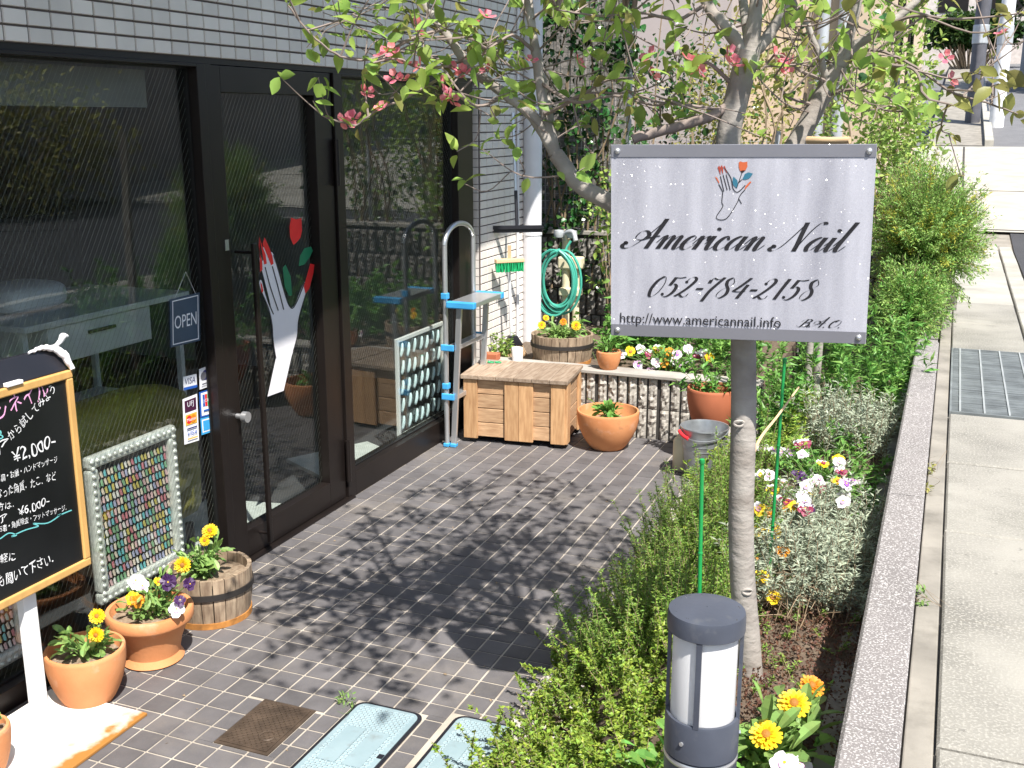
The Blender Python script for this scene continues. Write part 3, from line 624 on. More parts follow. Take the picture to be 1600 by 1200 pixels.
# card stickers on the window, with their printed marks
def card(corners, base, bits, label=None):
    c = [np.array(FX(px, py, GXP + .0045)) for px, py in corners]           # tl, tr, br, bl
    f = lambda u, v, e=0.: (c[0] * (1 - u) * (1 - v) + c[1] * u * (1 - v) + c[2] * u * v + c[3] * (1 - u) * v) + np.array([e, 0, 0])
    m = MB(); m.poly([f(0, 0), f(1, 0), f(1, 1), f(0, 1)]); o = m.build('card_sticker', base, win_l)
    for i, bt in enumerate(bits):
        m = MB(); e = .0006 * (i + 1)
        if bt[0] == 'r': u0, v0, u1, v1 = bt[2]; m.poly([f(u0, v0, e), f(u1, v0, e), f(u1, v1, e), f(u0, v1, e)])
        elif bt[0] == 'o':
            u, v, ru, rv = bt[2]; m.poly([f(u + ru * math.cos(t), v + rv * math.sin(t), e) for t in np.linspace(0, 6.283, 20)[:-1]])
        else:
            V, F = text_mesh(bt[3], 1, .2 if bt[3] == 'VISA' else 0); u0, v0, u1, v1 = bt[2]; lo, hi = V.min(0), V.max(0)
            m.add([f(u0 + (x - lo[0]) / (hi[0] - lo[0]) * (u1 - u0), v1 - (y - lo[1]) / (hi[1] - lo[1]) * (v1 - v0), e) for x, y, z in V], F)
        m.build('print', bt[1], o)
MT['cblue'] = M('card_blue', (.02, .10, .42), .5); MT['cwhite'] = M('card_white', (.82, .82, .85), .5); MT['cdark'] = M('card_plum', (.06, .01, .04), .5); MT['csky'] = M('card_sky', (.05, .36, .70), .5)
MT['cgold'] = M('card_gold', (.75, .42, .05), .5); MT['cnavy'] = M('card_navy', (.03, .03, .14), .5); MT['cgreen'] = M('card_green', (.02, .30, .10), .5)
card([(286, 589), (307, 584), (308, 605), (287, 610)], 'cwhite', [('t', 'cnavy', (.12, .15, .88, .62), 'VISA'), ('r', 'cblue', (0, .80, 1, 1))])
card([(311, 577), (328, 570), (329, 603), (312, 609)], 'cwhite', [('o', 'cnavy', (.56, .38, .36, .25)), ('o', 'signbar', (.36, .40, .26, .20)), ('r', 'signbar', (.2, .75, .8, .79)), ('r', 'signbar', (.15, .86, .85, .89))])
card([(285, 624), (308, 615), (311, 688), (288, 695)], 'cwhite', [('r', 'cdark', (.12, .06, .90, .32)), ('t', 'cwhite', (.3, .10, .72, .24), 'UFJ'), ('r', 'cgold', (.14, .37, .90, .60)), ('o', 'nailred', (.36, .485, .18, .09)), ('o', 'orange', (.64, .485, .18, .09)), ('t', 'cwhite', (.2, .45, .85, .52), 'Master'), ('r', 'cnavy', (.18, .66, .86, .69)), ('t', 'cblue', (.2, .74, .84, .83), 'VISA'), ('r', 'cgold', (.18, .88, .86, .91))])
card([(311, 613), (330, 607), (332, 648), (313, 653)], 'cblue', [('r', 'cwhite', (.12, .06, .86, .94)), ('r', 'cblue', (.25, .14, .42, .6)), ('r', 'nailred', (.43, .14, .60, .6)), ('r', 'cgreen', (.61, .14, .76, .6)), ('t', 'cwhite', (.26, .32, .76, .46), 'JCB'), ('r', 'cblue', (.25, .72, .76, .78))])
card([(313, 654), (332, 649), (333, 674), (315, 680)], 'csky', [('r', 'cwhite', (.10, .10, .9, .88)), ('r', 'csky', (.18, .18, .82, .8))])
# interior shell
m = MB(); m.box((-4.1, SH0, -.1), (-4.0, SH1 - .121, 2.7)); m.build('back_wall', 'concrete_in', shop)
m = MB(); m.box((-4.0, SH0, 2.45), (-.121, SH1 - .121, 2.6)); m.build('ceiling', 'ceil_in', shop)
m = MB(); m.box((-4.0, SH0 - .1, -.1), (-.101, SH0 - .001, 2.7)); m.build('side_wall', 'concrete_in', shop)
m = MB(); m.box((-4.0, SH0, -.1), (-.101, SH1 - .121, -.002)); struct(m.build('shop_floor', 'floor_in'))
m = MB(); m.box((-.16, .7, 1.98), (-.14, 3.5, 2.12)); m.build('roller_blind', 'blind', shop)
# drain pipe down the end pillar
m = MB(); m.tube([(.055, 7.20, .05), (.055, 7.20, 3.45)], .066, 20); dp_ = m.build('drain_pipe', 'pipe', shop, smooth=True)
for z in (1.15, 2.3):
    m = MB(); m.lathe([(.0668, -.015), (.0705, -.013), (.0705, .013), (.0668, .015)], (.055, 7.20, z), 24); m.box((-.005, 7.19, z - .01), (.01, 7.21, z + .01)); m.build('pipe_clip', 'pipe', dp_)
m = MB(); m.tube([(.012, 7.03, .3), (.012, 7.03, 3.4)], .011, 8); m.build('conduit', 'pipe', shop, smooth=True)

# ================================================================== NEIGHBOURS AND BACKGROUND
bw = thing('boundary_wall', 'dark split face block wall under the ivy covered wire fence', 'wall', (1.1, 8.05, 0))
m = MB(); m.box((-1.2, 7.965, -.1), (2.66, 8.13, 1.065)); m.build('core', 'grouting', bw)
def rib_block(w, h, ribs, d=.02, sd=0):
    """split-faced block: vertical ribs with rough faces, front at -y"""
    R = random.Random(sd); m = MB(); p = w / ribs
    for k in range(ribs):
        x0, x1 = -w / 2 + k * p + .006, -w / 2 + (k + 1) * p - .006; nx, nz = 4, 10; V = []
        for j in range(nz + 1):
            for i in range(nx + 1):
                ed = i in (0, nx) or j in (0, nz)
                V.append((x0 + (x1 - x0) * i / nx, -(0.006 if ed else d * R.uniform(.35, 1.35)), h * j / nz))
        n = nx + 1; F = [(j * n + i, j * n + i + 1, (j + 1) * n + i + 1, (j + 1) * n + i) for j in range(nz) for i in range(nx)]
        m.add(V, F)
    return m
bl_me = [rib_block(.388, .188, 5, sd=k).mesh('block', 'splitdark') for k in range(3)]
for r in range(5):
    for x in np.arange(-.9, 2.6, .4): inst(random.choice(bl_me), 'block', bw, (x + .2 - 1.1 + (.2 if r % 2 else 0), 7.964 - 8.05, .06 + r * .198))
m = MB(); m.box((-1.2, 7.95, 1.066), (2.66, 8.15, 1.10)); m.build('cap', 'coping', bw, bevel=.006)
fe = thing('wire_fence', 'galvanised wire mesh fence on top of the dark block wall', 'fence', (1.1, 8.05, 1.1))
for x in (-.6, .5, 1.6):
    m = MB(); m.tube([(x, 8.05, 1.10), (x, 8.05, 2.95 if x < .6 else 1.85)], .020, 10); m.build('post', 'steelpole', fe, smooth=True)
for x0, x1, zt_ in ((-.58, .48, 2.9), (.52, 1.58, 1.8)):
    m = MB()
    for x in np.arange(x0 + .02, x1, .058): m.bar((x, 8.03, 1.14), (x, 8.03, zt_), .003, .003)
    for z in np.arange(1.14, zt_, .058): m.bar((x0, 8.026, z), (x1, 8.026, z), .003, .003)
    stuff(m.build('mesh_panel', 'steelpole', fe))
# wooden back boards showing dark behind the ivy
bs = thing('board_fence', 'dark stained vertical board fence behind the ivy', 'fence', (-.1, 8.5, 0))
for i, x in enumerate(np.arange(-1.6, .30, .125)):
    m = MB(); m.box((x, 8.45 + .01 * (i % 2), -.1), (x + .116, 8.47 + .01 * (i % 2), 3.3)); m.build('board', 'splitdark', bs)
# beige house behind
bh = thing('beige_house', 'beige rendered house standing behind the fence and shrubs', 'house', (-.5, 14, 0))
m = MB(); m.box((-6, 12.0, -.2), (2.05, 22, 6.5)); m.build('wall', 'beige', bh)
m = MB(); m.box((-1.2, 11.2, -.2), (.62, 11.995, 5.5)); m.build('shade_tone_bay', 'mauve', bh)  # shaded stretch of the beige wall, its shade put into mauve colour
for k, x in enumerate((1.42, 1.62)):
    m = MB(); m.tube([(x, 11.93, .2), (x, 11.93, 6)], .06, 14); m.build('drain_pipe', 'steelpole', bh, smooth=True)
m = MB(); m.box((-6, 11.98, 1.15), (2.08, 11.999, 1.2)); m.build('string_course', 'mauve', bh)
for k, y in enumerate((13.2, 16)):
    m = MB(); m.box((2.051, y, 2.2), (2.08, y + 1.1, 3.4)); wn = m.build('window', 'frame', bh); m = MB(); m.box((2.081, y + .06, 2.26), (2.086, y + 1.04, 3.34)); m.build('pane', 'glass', wn)
# across the side street
fw = thing('far_house', 'pale pinkish house beyond the far hedge', 'house', (4, 52, 0))
m = MB(); m.box((-8, 52, 2), (5.2, 60, 12)); m.build('wall', 'palewall', fw)
for x in (-1.6, 1.5, 3.6):
    m = MB(); m.box((x, 51.97, 6.3), (x + 1.2, 51.999, 7.6)); m.build('window', 'frame', fw)
for (nm, mat, px, D, r, ztop, lab) in (('utility_pole', 'darkpole', 1518, 26.5, .17, 11, 'dark grey utility pole at the far street corner'), ('utility_pole', 'whitepole', 1556, 25.5, .16, 11, 'pale grey steel pole beside the dark utility pole'),
                                       ('utility_pole', 'greywall', 1592, 36, .16, 11, 'grey concrete pole farther up the hill')):
    p = FH(px, 200, D); z0 = float(hill(p[1]))
    t = thing(nm, lab, 'pole', (p[0], p[1], z0)); m = MB(); m.tube([(p[0], p[1], z0 - .3), (p[0], p[1], ztop)], [r, r * .8], 16); m.build('shaft', mat, t, smooth=True)
    m = MB(); m.lathe([(r * 1.02, 1.8), (r * 1.05, 1.82), (r * 1.05, 2.2), (r * 1.02, 2.22)], (p[0], p[1], z0), 16); m.build('band', 'steelpole', t)
def guard_rail(x, y0, y1, dz, label):
    g = thing('guard_rail', label, 'railing', (x, y0, float(hill(y0))), 'white pipe guard rails')
    ys = np.arange(y0, y1 + .01, 1.5)
    for y in ys:
        z = float(hill(y)); m = MB(); m.tube([(x, y, z - .05), (x, y, z + .85)], .045, 12); m.lathe([(.046, 0), (.05, .005), (.046, .03), (.001, .04)], (x, y, z + .85), 12); m.build('post', 'whitepole', g, smooth=True)
    for h in (.35, .72):
        m = MB(); m.tube([(x - .05, y, float(hill(y)) + h) for y in ys], .024, 8); m.build('rail', 'whitepole', g, smooth=True)
guard_rail(8.2, 2.0, 9.6, 0, 'white pipe guard rail across the road opposite the shop')
guard_rail(3.75, 30, 42, 0, 'white pipe guard rail up the far side street')
ow = thing('street_wall', 'long grey concrete wall on the far side of the road', 'wall', (10.5, 8, 0))
m = MB(); m.box((10.2, -8, .3), (10.6, 30, 3.3)); m.build('wall_face', 'greywall', ow)
m = MB(); m.box((10.15, -8, 3.301), (10.65, 30, 3.42)); m.build('coping', 'coping', ow)
t = thing('street_light_pole', 'thin white lamp pole across the road', 'pole', (8.6, 8.9, .6)); m = MB(); m.tube([(8.6, 8.9, .5), (8.6, 8.9, 5.2)], [.06, .045], 12); m.build('shaft', 'whitepole', t, smooth=True)
m = MB(); m.tube(cr([(8.6, 8.9, 5.2), (8.4, 8.9, 5.6), (7.9, 8.9, 5.7)], 5), .03, 8); m.build('arm', 'whitepole', t, smooth=True)
m = MB(); m.box((7.5, 8.82, 5.62), (7.95, 8.98, 5.72)); m.build('lamp_head', 'steelpole', t, bevel=.02)

# ================================================================== PLANT BUILDERS
def rdir(n, up=.3):
    d = rng.normal(size=(n, 3)); d /= np.linalg.norm(d, axis=1)[:, None]; d[:, 2] += up; return d
def foliage(c, r, n, ln, wd, mat, K=28, spread=.22, up=.3, shell=.55, mats2=None, frac2=.0):
    """clumped leaf cloud inside an ellipsoid -> MB with 1 or 2 materials"""
    c = np.array(c); r = np.array(r); a = rng.normal(size=(K, 3)); a /= np.linalg.norm(a, axis=1)[:, None]
    k = a * (rng.uniform(shell, 1, (K, 1))) * r; w_ = rng.uniform(.4, 1.6, K); idx = rng.choice(K, n, p=w_ / w_.sum())
    P = k[idx] + rng.normal(size=(n, 3)) * spread * r; D = P / r; D /= np.linalg.norm(D, axis=1)[:, None] + 1e-9; D = D * .8 + rdir(n, up) * .8
    m = MB(); P = P + c
    if frac2 and mats2:
        s = rng.random(n) < frac2; m.ovate(P[~s], D[~s], ln, wd, 0); m.ovate(P[s], D[s], ln, wd, 1)
    else: m.ovate(P, D, ln, wd, 0)
    return m, k + c
def bush(name, label, cat, c, r, n, ln, wd, mat, base=None, group=None, mat2=None, frac2=0., K=28, spread=.22, up=.3, shell=.55, stem='drystem', sr=.006):
    c = np.array(c); base = np.array(base if base is not None else (c[0], c[1], c[2] - r[2])); t = thing(name, label, cat, base, group)
    m, ks = foliage(c, r, n, ln, wd, mat, K, spread, up, shell, mat2, frac2); o = m.build('foliage', [mat, mat2] if mat2 else mat, t); stuff(o)
    m = MB()
    for k in ks: m.tube(cr([base + rng.normal(size=3) * .03 * [1, 1, 0], (base + k) / 2 + rng.normal(size=3) * .04, base * .25 + k * .75 + rng.normal(size=3) * .03], 4), [sr * .7] * 4 + [sr * .45] * 4 + [sr * .2], 5, cap=False)
    stuff(m.build('stems', stem, t, smooth=True)); return t
def sprigs(name, label, cat, P0, h, lean, nn, ln, wd, mat, group=None, stem='stem', curve=.25, up=.9, sr=.0016, base=None, upc=.5):
    """upright stems from base points P0, leaves along each"""
    t = thing(name, label, cat, base if base is not None else P0.mean(0), group); m = MB(); L = []; Dd = []
    for p in P0:
        hh = h * random.uniform(.6, 1.15); d = np.array([random.gauss(0, lean), random.gauss(0, lean), 1.]); d /= np.linalg.norm(d); k = rng.normal(size=3) * curve * hh * .3
        pts = cr([p, p + d * hh * .5 + k * .3, p + d * hh + k], 4); m.tube(pts, np.linspace(sr, sr * .5, len(pts)), 4, cap=False)
        s = rng.uniform(.12, 1, nn); i = np.clip((s * (len(pts) - 1)).astype(int), 0, len(pts) - 2); f = (s * (len(pts) - 1) - i)[:, None]
        L.append(pts[i] * (1 - f) + pts[i + 1] * f); q = rng.normal(size=(nn, 3)); q[:, 2] = np.abs(q[:, 2]) * upc + up * .4; Dd.append(q)
    stuff(m.build('stems', stem, t, smooth=True)); m = MB(); m.leaves(np.concatenate(L), np.concatenate(Dd), ln, wd); stuff(m.build('foliage', mat, t)); return t
# shared flower meshes (z up, around the origin)
def petals(m, n, r0, r1, wd, lift, mi, z=0., ph=0.):
    for k in range(n):
        a = ph + k * 2 * math.pi / n + random.uniform(-.06, .06); c, s = math.cos(a), math.sin(a); X = np.array([c, s, 0]); Y = np.array([-s, c, 0]); Z = np.array([0, 0, 1.])
        rr = r1 * random.uniform(.9, 1.06); li = lift * random.uniform(.6, 1.3)
        m.add([X * r0 + Z * z - Y * wd * .25, X * r0 + Z * z + Y * wd * .25, X * rr * .7 + Y * wd * .5 + Z * (z + li * .7), X * rr + Y * wd * .28 + Z * (z + li), X * rr - Y * wd * .28 + Z * (z + li), X * rr * .7 - Y * wd * .5 + Z * (z + li * .7)], [(0, 1, 2, 3, 4, 5)], mi)
def mk_cal(mat):
    m = MB(); petals(m, 18, .006, .027, .0085, .004, 0); petals(m, 15, .005, .021, .0075, .008, 0, .003, .1); petals(m, 9, .004, .014, .006, .009, 0, .005)
    m.lathe([(.008, .005), (.0075, .010), (.004, .012), (.0005, .0125)], (0, 0, 0), 10, 1); return m.mesh('flower', [mat, 'brownc'])
CAL = [mk_cal('yellow') for _ in range(3)]; CALO = mk_cal('orange')
def mk_pansy(a, c, eye):
    m = MB()
    def pet(ang, r, ro, z, mi):
        X = np.array([math.cos(ang), math.sin(ang), 0]); o = X * ro; pts = [o + r * np.array([math.cos(t), math.sin(t), 0]) * (1 + .07 * math.sin(5 * t)) + np.array([0, 0, z + .003 * math.sin(3 * t + ang)]) for t in np.linspace(0, 2 * math.pi, 13)[:-1]]
        m.add(pts + [o * .4 + np.array([0, 0, z - .002])], [(i, (i + 1) % 12, 12) for i in range(12)], mi)
    pet(.9, .014, .013, -.003, 0); pet(2.24, .014, .013, -.0025, 0); pet(-.1, .013, .014, 0, 1); pet(3.24, .013, .014, .0005, 1); pet(-1.57, .016, .014, .002, 1)
    m.poly([np.array([.010 * math.cos(t), .010 * math.sin(t) - .003, .0062]) for t in np.linspace(0, 6.283, 9)[:-1]], 2); m.poly([np.array([.003 * math.cos(t), .003 * math.sin(t), .0075]) for t in np.linspace(0, 6.283, 7)[:-1]], 3)
    return m.mesh('flower', [a, c, eye, 'yellow'])
PAN = dict(white=mk_pansy('whitep', 'whitep', 'lilac'), yellow=mk_pansy('yellow', 'yellow', 'brownc'), purple=mk_pansy('purple', 'purple', 'purple'), maroon=mk_pansy('whitep', 'maroon', 'maroon'), lilac=mk_pansy('lilac', 'whitep', 'violet'), orange=mk_pansy('orange', 'orange', 'brownc'), face=mk_pansy('whitep', 'yellow', 'maroon'))
def put_flower(me, parent, p, s=1., tow=None, stem_from=None, mstem=None):
    p = np.array(p, float); n = np.array(tow if tow is not None else (random.uniform(-.2, .6), random.uniform(-1, -.2), random.uniform(.5, 1.2)), float); n /= np.linalg.norm(n)
    o = inst(me, 'flower', parent, tuple(p - root_loc(parent)), Vector(n).to_track_quat('Z', 'Y').to_euler(), (s, s, s))
    o.rotation_euler.rotate_axis('Z', random.uniform(0, 6) if me in CAL else random.uniform(-.4, .4))
    if mstem is not None and stem_from is not None: mstem.tube(cr([stem_from, (np.array(stem_from) + p) / 2 + rng.normal(size=3) * .008, p - n * .002], 4), .002, 5, cap=False)
    return o
def calendula(label, base, R, H, nl, flowers, buds=0, group=None, name='calendula_plant', leaf=.055, lm='l_cal'):
    """leafy rosette; flowers = list of (world point, mesh, scale, facing)"""
    base = np.array(base, float); t = thing(name, label, 'plant', base, group); m = MB(); ms = MB()
    ns = max(4, nl // 9); tips = []
    for k in range(ns):
        a = random.uniform(0, 6.28); q = R * math.sqrt(random.random()) * .9; tip = base + np.array([q * math.cos(a), q * math.sin(a), H * random.uniform(.35, 1)]); tips.append(tip)
        ms.tube(cr([base + np.array([q * .3 * math.cos(a), q * .3 * math.sin(a), 0]), (base + tip) / 2 + [0, 0, .01], tip], 4), .0025, 5, cap=False)
    tips = np.array(tips); n = nl; i = rng.integers(0, ns, n); f = rng.uniform(.2, 1, (n, 1)); P = base * (1 - f) + tips[i] * f + rng.normal(size=(n, 3)) * .012 * np.array([1, 1, .5])
    D = (P - base) * np.array([1, 1, .3]) / max(R, .02) + rdir(n, .25) * .7
    # rounded spatulate leaves, 7-gons with a midrib fold
    D /= np.linalg.norm(D, axis=1)[:, None]; X = np.cross(D, np.array([0, 0, 1.]) + rng.normal(size=(n, 3)) * .35); X /= np.linalg.norm(X, axis=1)[:, None]; N = np.cross(X, D); N *= np.sign(N[:, 2])[:, None]
    ln = (leaf * rng.uniform(.55, 1.2, (n, 1))); wd = ln * .40; V = []
    prof = [(0, .12), (.35, .32), (.65, .5), (.88, .38), (1, .08)]; dr = rng.uniform(.05, .3, (n, 1))
    for s in (1, -1):
        pts = [P + D * ln * a + X * wd * b * s + N * (wd * b * .35 - ln * a * a * dr) for a, b in prof]; mid = [P + D * ln * a - N * ln * a * a * dr for a, _ in prof]
        for j in range(4): V.append(np.stack([mid[j], pts[j], pts[j + 1], mid[j + 1]], 1))
    Vq = np.stack(V, 1).reshape(-1, 4, 3)
    # weld per leaf so every leaf is one island
    b0 = m.n; pts_all = Vq.reshape(n, 32, 3); m.v.append(pts_all.reshape(-1, 3)); m.n += 32 * n
    for k in range(n):
        for j in range(8): m.f.append(tuple(b0 + k * 32 + j * 4 + e for e in range(4))); m.m.append(0)
    stuff(m.build('foliage', lm, t, smooth=True))
    for p, me, s, tow in flowers: put_flower(me, t, p, s, tow, base + (np.array(p) - base) * [.3, .3, 0], ms)
    for k in range(buds):
        p = tips[k % ns] + [0, 0, .02]; ms.lathe([(.001, -.008), (.006, 0), (.005, .009), (.001, .014)], p, 8)
    stuff(ms.build('stems', 'stem', t, smooth=True)); return t
def bowl_prof(rt, rb, h, th=.012, belly=.0, foot=0.):
    o = [(rb * .2, 0), (rb, 0)]
    if foot: o += [(rb, foot), (rb * .9, foot + .004)]
    for s in np.linspace(.08, .94, 9): o.append((rb + (rt - rb) * math.sin(min(1, s * 1.12) * math.pi / 2) ** (.8 if belly else 1.2), h * s))
    o += [(rt, h - .006), (rt - .003, h), (rt - th, h), (rt - th - .002, h - .008), ((rt - th) * .96, h * .7), ((rb + rt) / 2 * .85, h * .35)]
    return o
def pot(name, label, c, prof, mat='terracotta', soil_r=.1, soil_z=.15, group=None, sm='soil_dry', rim=None):
    t = thing(name, label, 'flower pot', c, group); m = MB(); m.lathe(prof, c, 44); m.build('body', mat, t, auto=True)
    if rim: m = MB(); m.lathe(rim, c, 44); m.build('rim', mat, t, auto=True)
    m = MB(); n = 24; V = [(c[0], c[1], c[2] + soil_z + .01)]
    for q in (.35, .7, 1.): V += [(c[0] + soil_r * q * math.cos(a), c[1] + soil_r * q * math.sin(a), c[2] + soil_z + random.uniform(-.006, .008)) for a in np.arange(n) * 2 * math.pi / n]
    m.add(V, [(0, 1 + k, 1 + (k + 1) % n) for k in range(n)] + [(1 + r * n + k, 1 + (r + 1) * n + k, 1 + (r + 1) * n + (k + 1) % n, 1 + r * n + (k + 1) % n) for r in range(2) for k in range(n)]); m.build('soil', sm, t)
    return t
def barrel(label, c, rt, rb, h, n, soil_z):
    t = thing('half_barrel_planter', label, 'planter', c); per = 2 * math.pi / n
    for k in range(n):
        m = MB(); a0, a1 = k * per + .012, (k + 1) * per - .012; dr = random.uniform(-.002, .002); V = []; dz = random.uniform(-.003, .003)
        for (r, z) in ((rb, .0), (rb + (rt - rb) * .5 + .006, h * .5), (rt, h)):
            for a in (a0, (a0 + a1) / 2, a1):
                V.append((c[0] + (r + dr) * math.cos(a), c[1] + (r + dr) * math.sin(a), c[2] + z + (dz if z else 0)))
        for (r, z) in ((rb, 0.), (rb + (rt - rb) * .5 + .006, h * .5), (rt, h)):
            for a in (a0, (a0 + a1) / 2, a1): V.append((c[0] + (r - .016) * math.cos(a), c[1] + (r - .016) * math.sin(a), c[2] + z + (dz if z else 0)))
        F = []
        for j in range(2):
            for i in range(2): q = j * 3 + i; F += [(q, q + 1, q + 4, q + 3), (q + 9, q + 12, q + 13, q + 10)]
            F += [(j * 3, j * 3 + 3, j * 3 + 12, j * 3 + 9), (j * 3 + 2, j * 3 + 11, j * 3 + 14, j * 3 + 5)]
        F += [(6, 7, 16, 15), (7, 8, 17, 16)]
        m.add(V, F); m.build('stave', 'wood_barrel', t)
    for z, mat in ((.06, 'rust'), (.66, 'hoop')):
        r = rb + (rt - rb) * z + .006 * math.sin(z * math.pi); m = MB(); m.lathe([(r + .001, h * z - .012), (r + .006, h * z - .012), (r + .0065, h * z + .012), (r + .001, h * z + .012)], c, 40); m.build('hoop', mat, t, auto=True)
    m = MB(); q = rt - .018; m.lathe([(.001, soil_z + .012), (q * .4, soil_z + .004), (q * .7, soil_z + .01), (q, soil_z)], c, 24); m.build('soil', 'soil_dry', t); return t

# ================================================================== POTS ALONG THE SHOP FRONT
p1 = (.195, 2.575, 0.); pot('terracotta_pot', 'plain orange terracotta pot at the menu board foot', p1, bowl_prof(.132, .078, .195, belly=.022), soil_r=.122, soil_z=.155)
calendula('yellow calendula with two blooms in the plain terracotta pot', (p1[0] + .01, p1[1] - .005, .155), .075, .12, 80, [(FH(152, 963, FHD @ (np.array(p1) - CAM) - .01), CAL[0], 1., (.4, -.8, .5)), (FH(151, 992, FHD @ (np.array(p1) - CAM) - .04), CAL[1], 1., (.3, -.9, .25))], 1)
p2 = (.20, 2.895, 0.); pot('terracotta_pot', 'wide rimmed terracotta pot full of pansies', p2, [(.03, 0), (.105, 0), (.112, .006), (.098, .03), (.108, .08), (.128, .13), (.140, .15), (.151, .155), (.156, .165), (.156, .196), (.152, .202), (.138, .202), (.136, .19), (.125, .15)], mat='terracotta', soil_r=.138, soil_z=.165)
D2 = FHD @ (np.array(p2) - CAM)
fl = [(FH(285, 883, D2 + .06), CAL[2], 1.15, (.5, -.8, .35)), (FH(263, 909, D2 - .02), PAN['purple'], 1.15, (.5, -.8, .3)), (FH(296, 912, D2), PAN['purple'], .9, (.9, -.5, .3)), (FH(213, 908, D2 + .05), PAN['white'], 1.2, (.3, -.6, .8)), (FH(222, 915, D2 + .02), PAN['white'], 1., (.7, -.6, .4)), (FH(207, 934, D2 - .05), PAN['yellow'], .95, (.4, -.7, .6)), (FH(215, 939, D2 - .06), PAN['orange'], .9, (.7, -.6, .2)), (FH(276, 952, D2 - .09), PAN['white'], 1.1, (.5, -.6, .6)), (FH(281, 938, D2 - .08), PAN['purple'], .8, (.6, -.4, .6)), (FH(247, 908, D2), PAN['yellow'], .6, None)]
calendula('mixed pansies with dark purple and white blooms in the rimmed pot', (p2[0], p2[1], .165), .14, .13, 200, fl, 2, name='pansy_plant', leaf=.04)
p3 = (.17, 3.285, 0.); barrel('weathered half barrel planter beside the shop door', p3, .165, .150, .205, 22, .165)
D3 = FHD @ (np.array(p3) - CAM)
calendula('tall calendula with yellow bloom in the half barrel by the door', (p3[0] - .02, p3[1] - .02, .165), .11, .16, 140, [(FH(328, 830, D3 - .02), CAL[0], 1.15, (.3, -.7, .8)), (FH(320, 845, D3 - .04), CAL[1], .75, (.4, -.8, .3))], 3)
p4 = (.215, 2.105, 0.); pot('terracotta_pot', 'small terracotta pot on the white board base', (p4[0] + .01, p4[1], .012), bowl_prof(.085, .055, .15, belly=.008), soil_r=.075, soil_z=.13)
calendula('small white flowering plant in the pot on the board base', (p4[0] + .01, p4[1], .142), .06, .08, 70, [((p4[0] + .06, p4[1] - .01, .205), PAN['white'], 1., (.5, -.6, .6)), ((p4[0] + .02, p4[1] + .03, .215), PAN['white'], .9, (.4, -.5, .7))], 0, name='pansy_plant', leaf=.035)

# ================================================================== MENU BOARD
BX = .27
mbd = thing('menu_board', 'black chalk menu board in pine frame on white steel stand', 'sign', (.24, 2.33, 0))
m = MB(); m.box((.035, 2.08, .0005), (.452, 2.562, .011)); m.build('base_plate', 'rustwhite', mbd, bevel=.002)
m = MB(); m.box((.215, 2.30, .0115), (.245, 2.352, 1.12)); m.build('post', 'white', mbd, bevel=.003)
Y0, Y1, Z0, Z1 = 2.085, 2.562, .515, 1.172; fwid = .026
m = MB(); m.box((BX - .012, Y0 + fwid, Z0 + fwid), (BX - .002, Y1 - fwid, Z1 - fwid)); bd = m.build('board', 'board', mbd)
m = MB()
for lo, hi in (((BX - .016, Y0, Z0), (BX + .006, Y1, Z0 + fwid)), ((BX - .016, Y0, Z1 - fwid), (BX + .006, Y1, Z1)), ((BX - .016, Y0, Z0 + fwid), (BX + .006, Y0 + fwid, Z1 - fwid)), ((BX - .016, Y1 - fwid, Z0 + fwid), (BX + .006, Y1, Z1 - fwid))):
    m = MB(); m.box(lo, hi); m.build('frame_rail', 'pine', mbd, bevel=.004)
m = MB(); m.add([(BX - .02, Y0, Z1 + .001), (BX - .004, Y0, Z1 + .001), (BX - .004, Y1 - .01, Z1 + .001), (BX - .02, Y1 - .01, Z1 + .001), (BX - .05, Y0, Z1 + .075), (BX - .034, Y0, Z1 + .075), (BX - .034, Y1 - .01, Z1 + .075), (BX - .05, Y1 - .01, Z1 + .075)], [(0, 3, 2, 1), (4, 5, 6, 7), (0, 1, 5, 4), (1, 2, 6, 5), (2, 3, 7, 6), (3, 0, 4, 7)]); m.build('lamp_hood', 'black_plastic', mbd, bevel=.003)
m = MB(); m.box((BX - .006, 2.30, Z1 + .002), (BX + .012, 2.36, Z1 + .014)); m.build('clip', 'white', mbd, bevel=.002)
pts = cr([(BX - .032, 2.43, Z1 + .078), (BX - .028, 2.48, Z1 + .082), (BX - .018, 2.52, Z1 + .074), (BX - .002, 2.545, Z1 + .045), (BX + .008, 2.56, Z1 + .004)], 5)
m = MB(); m.tube(pts + rng.normal(size=pts.shape) * .0015, np.interp(np.linspace(0, 1, len(pts)), [0, .4, .7, 1], [.004, .010, .014, .008]), 7); m.tube(cr([(BX - .02, 2.515, Z1 + .075), (BX - .016, 2.545, Z1 + .092), (BX - .012, 2.556, Z1 + .108), (BX - .01, 2.572, Z1 + .104)], 4), np.array([.006, .006, .006, .007, .008, .009, .010, .011, .010, .008, .007, .006, .004]), 7)
cl = m.build('knotted_cloth', 'cloth', mbd, smooth=True)
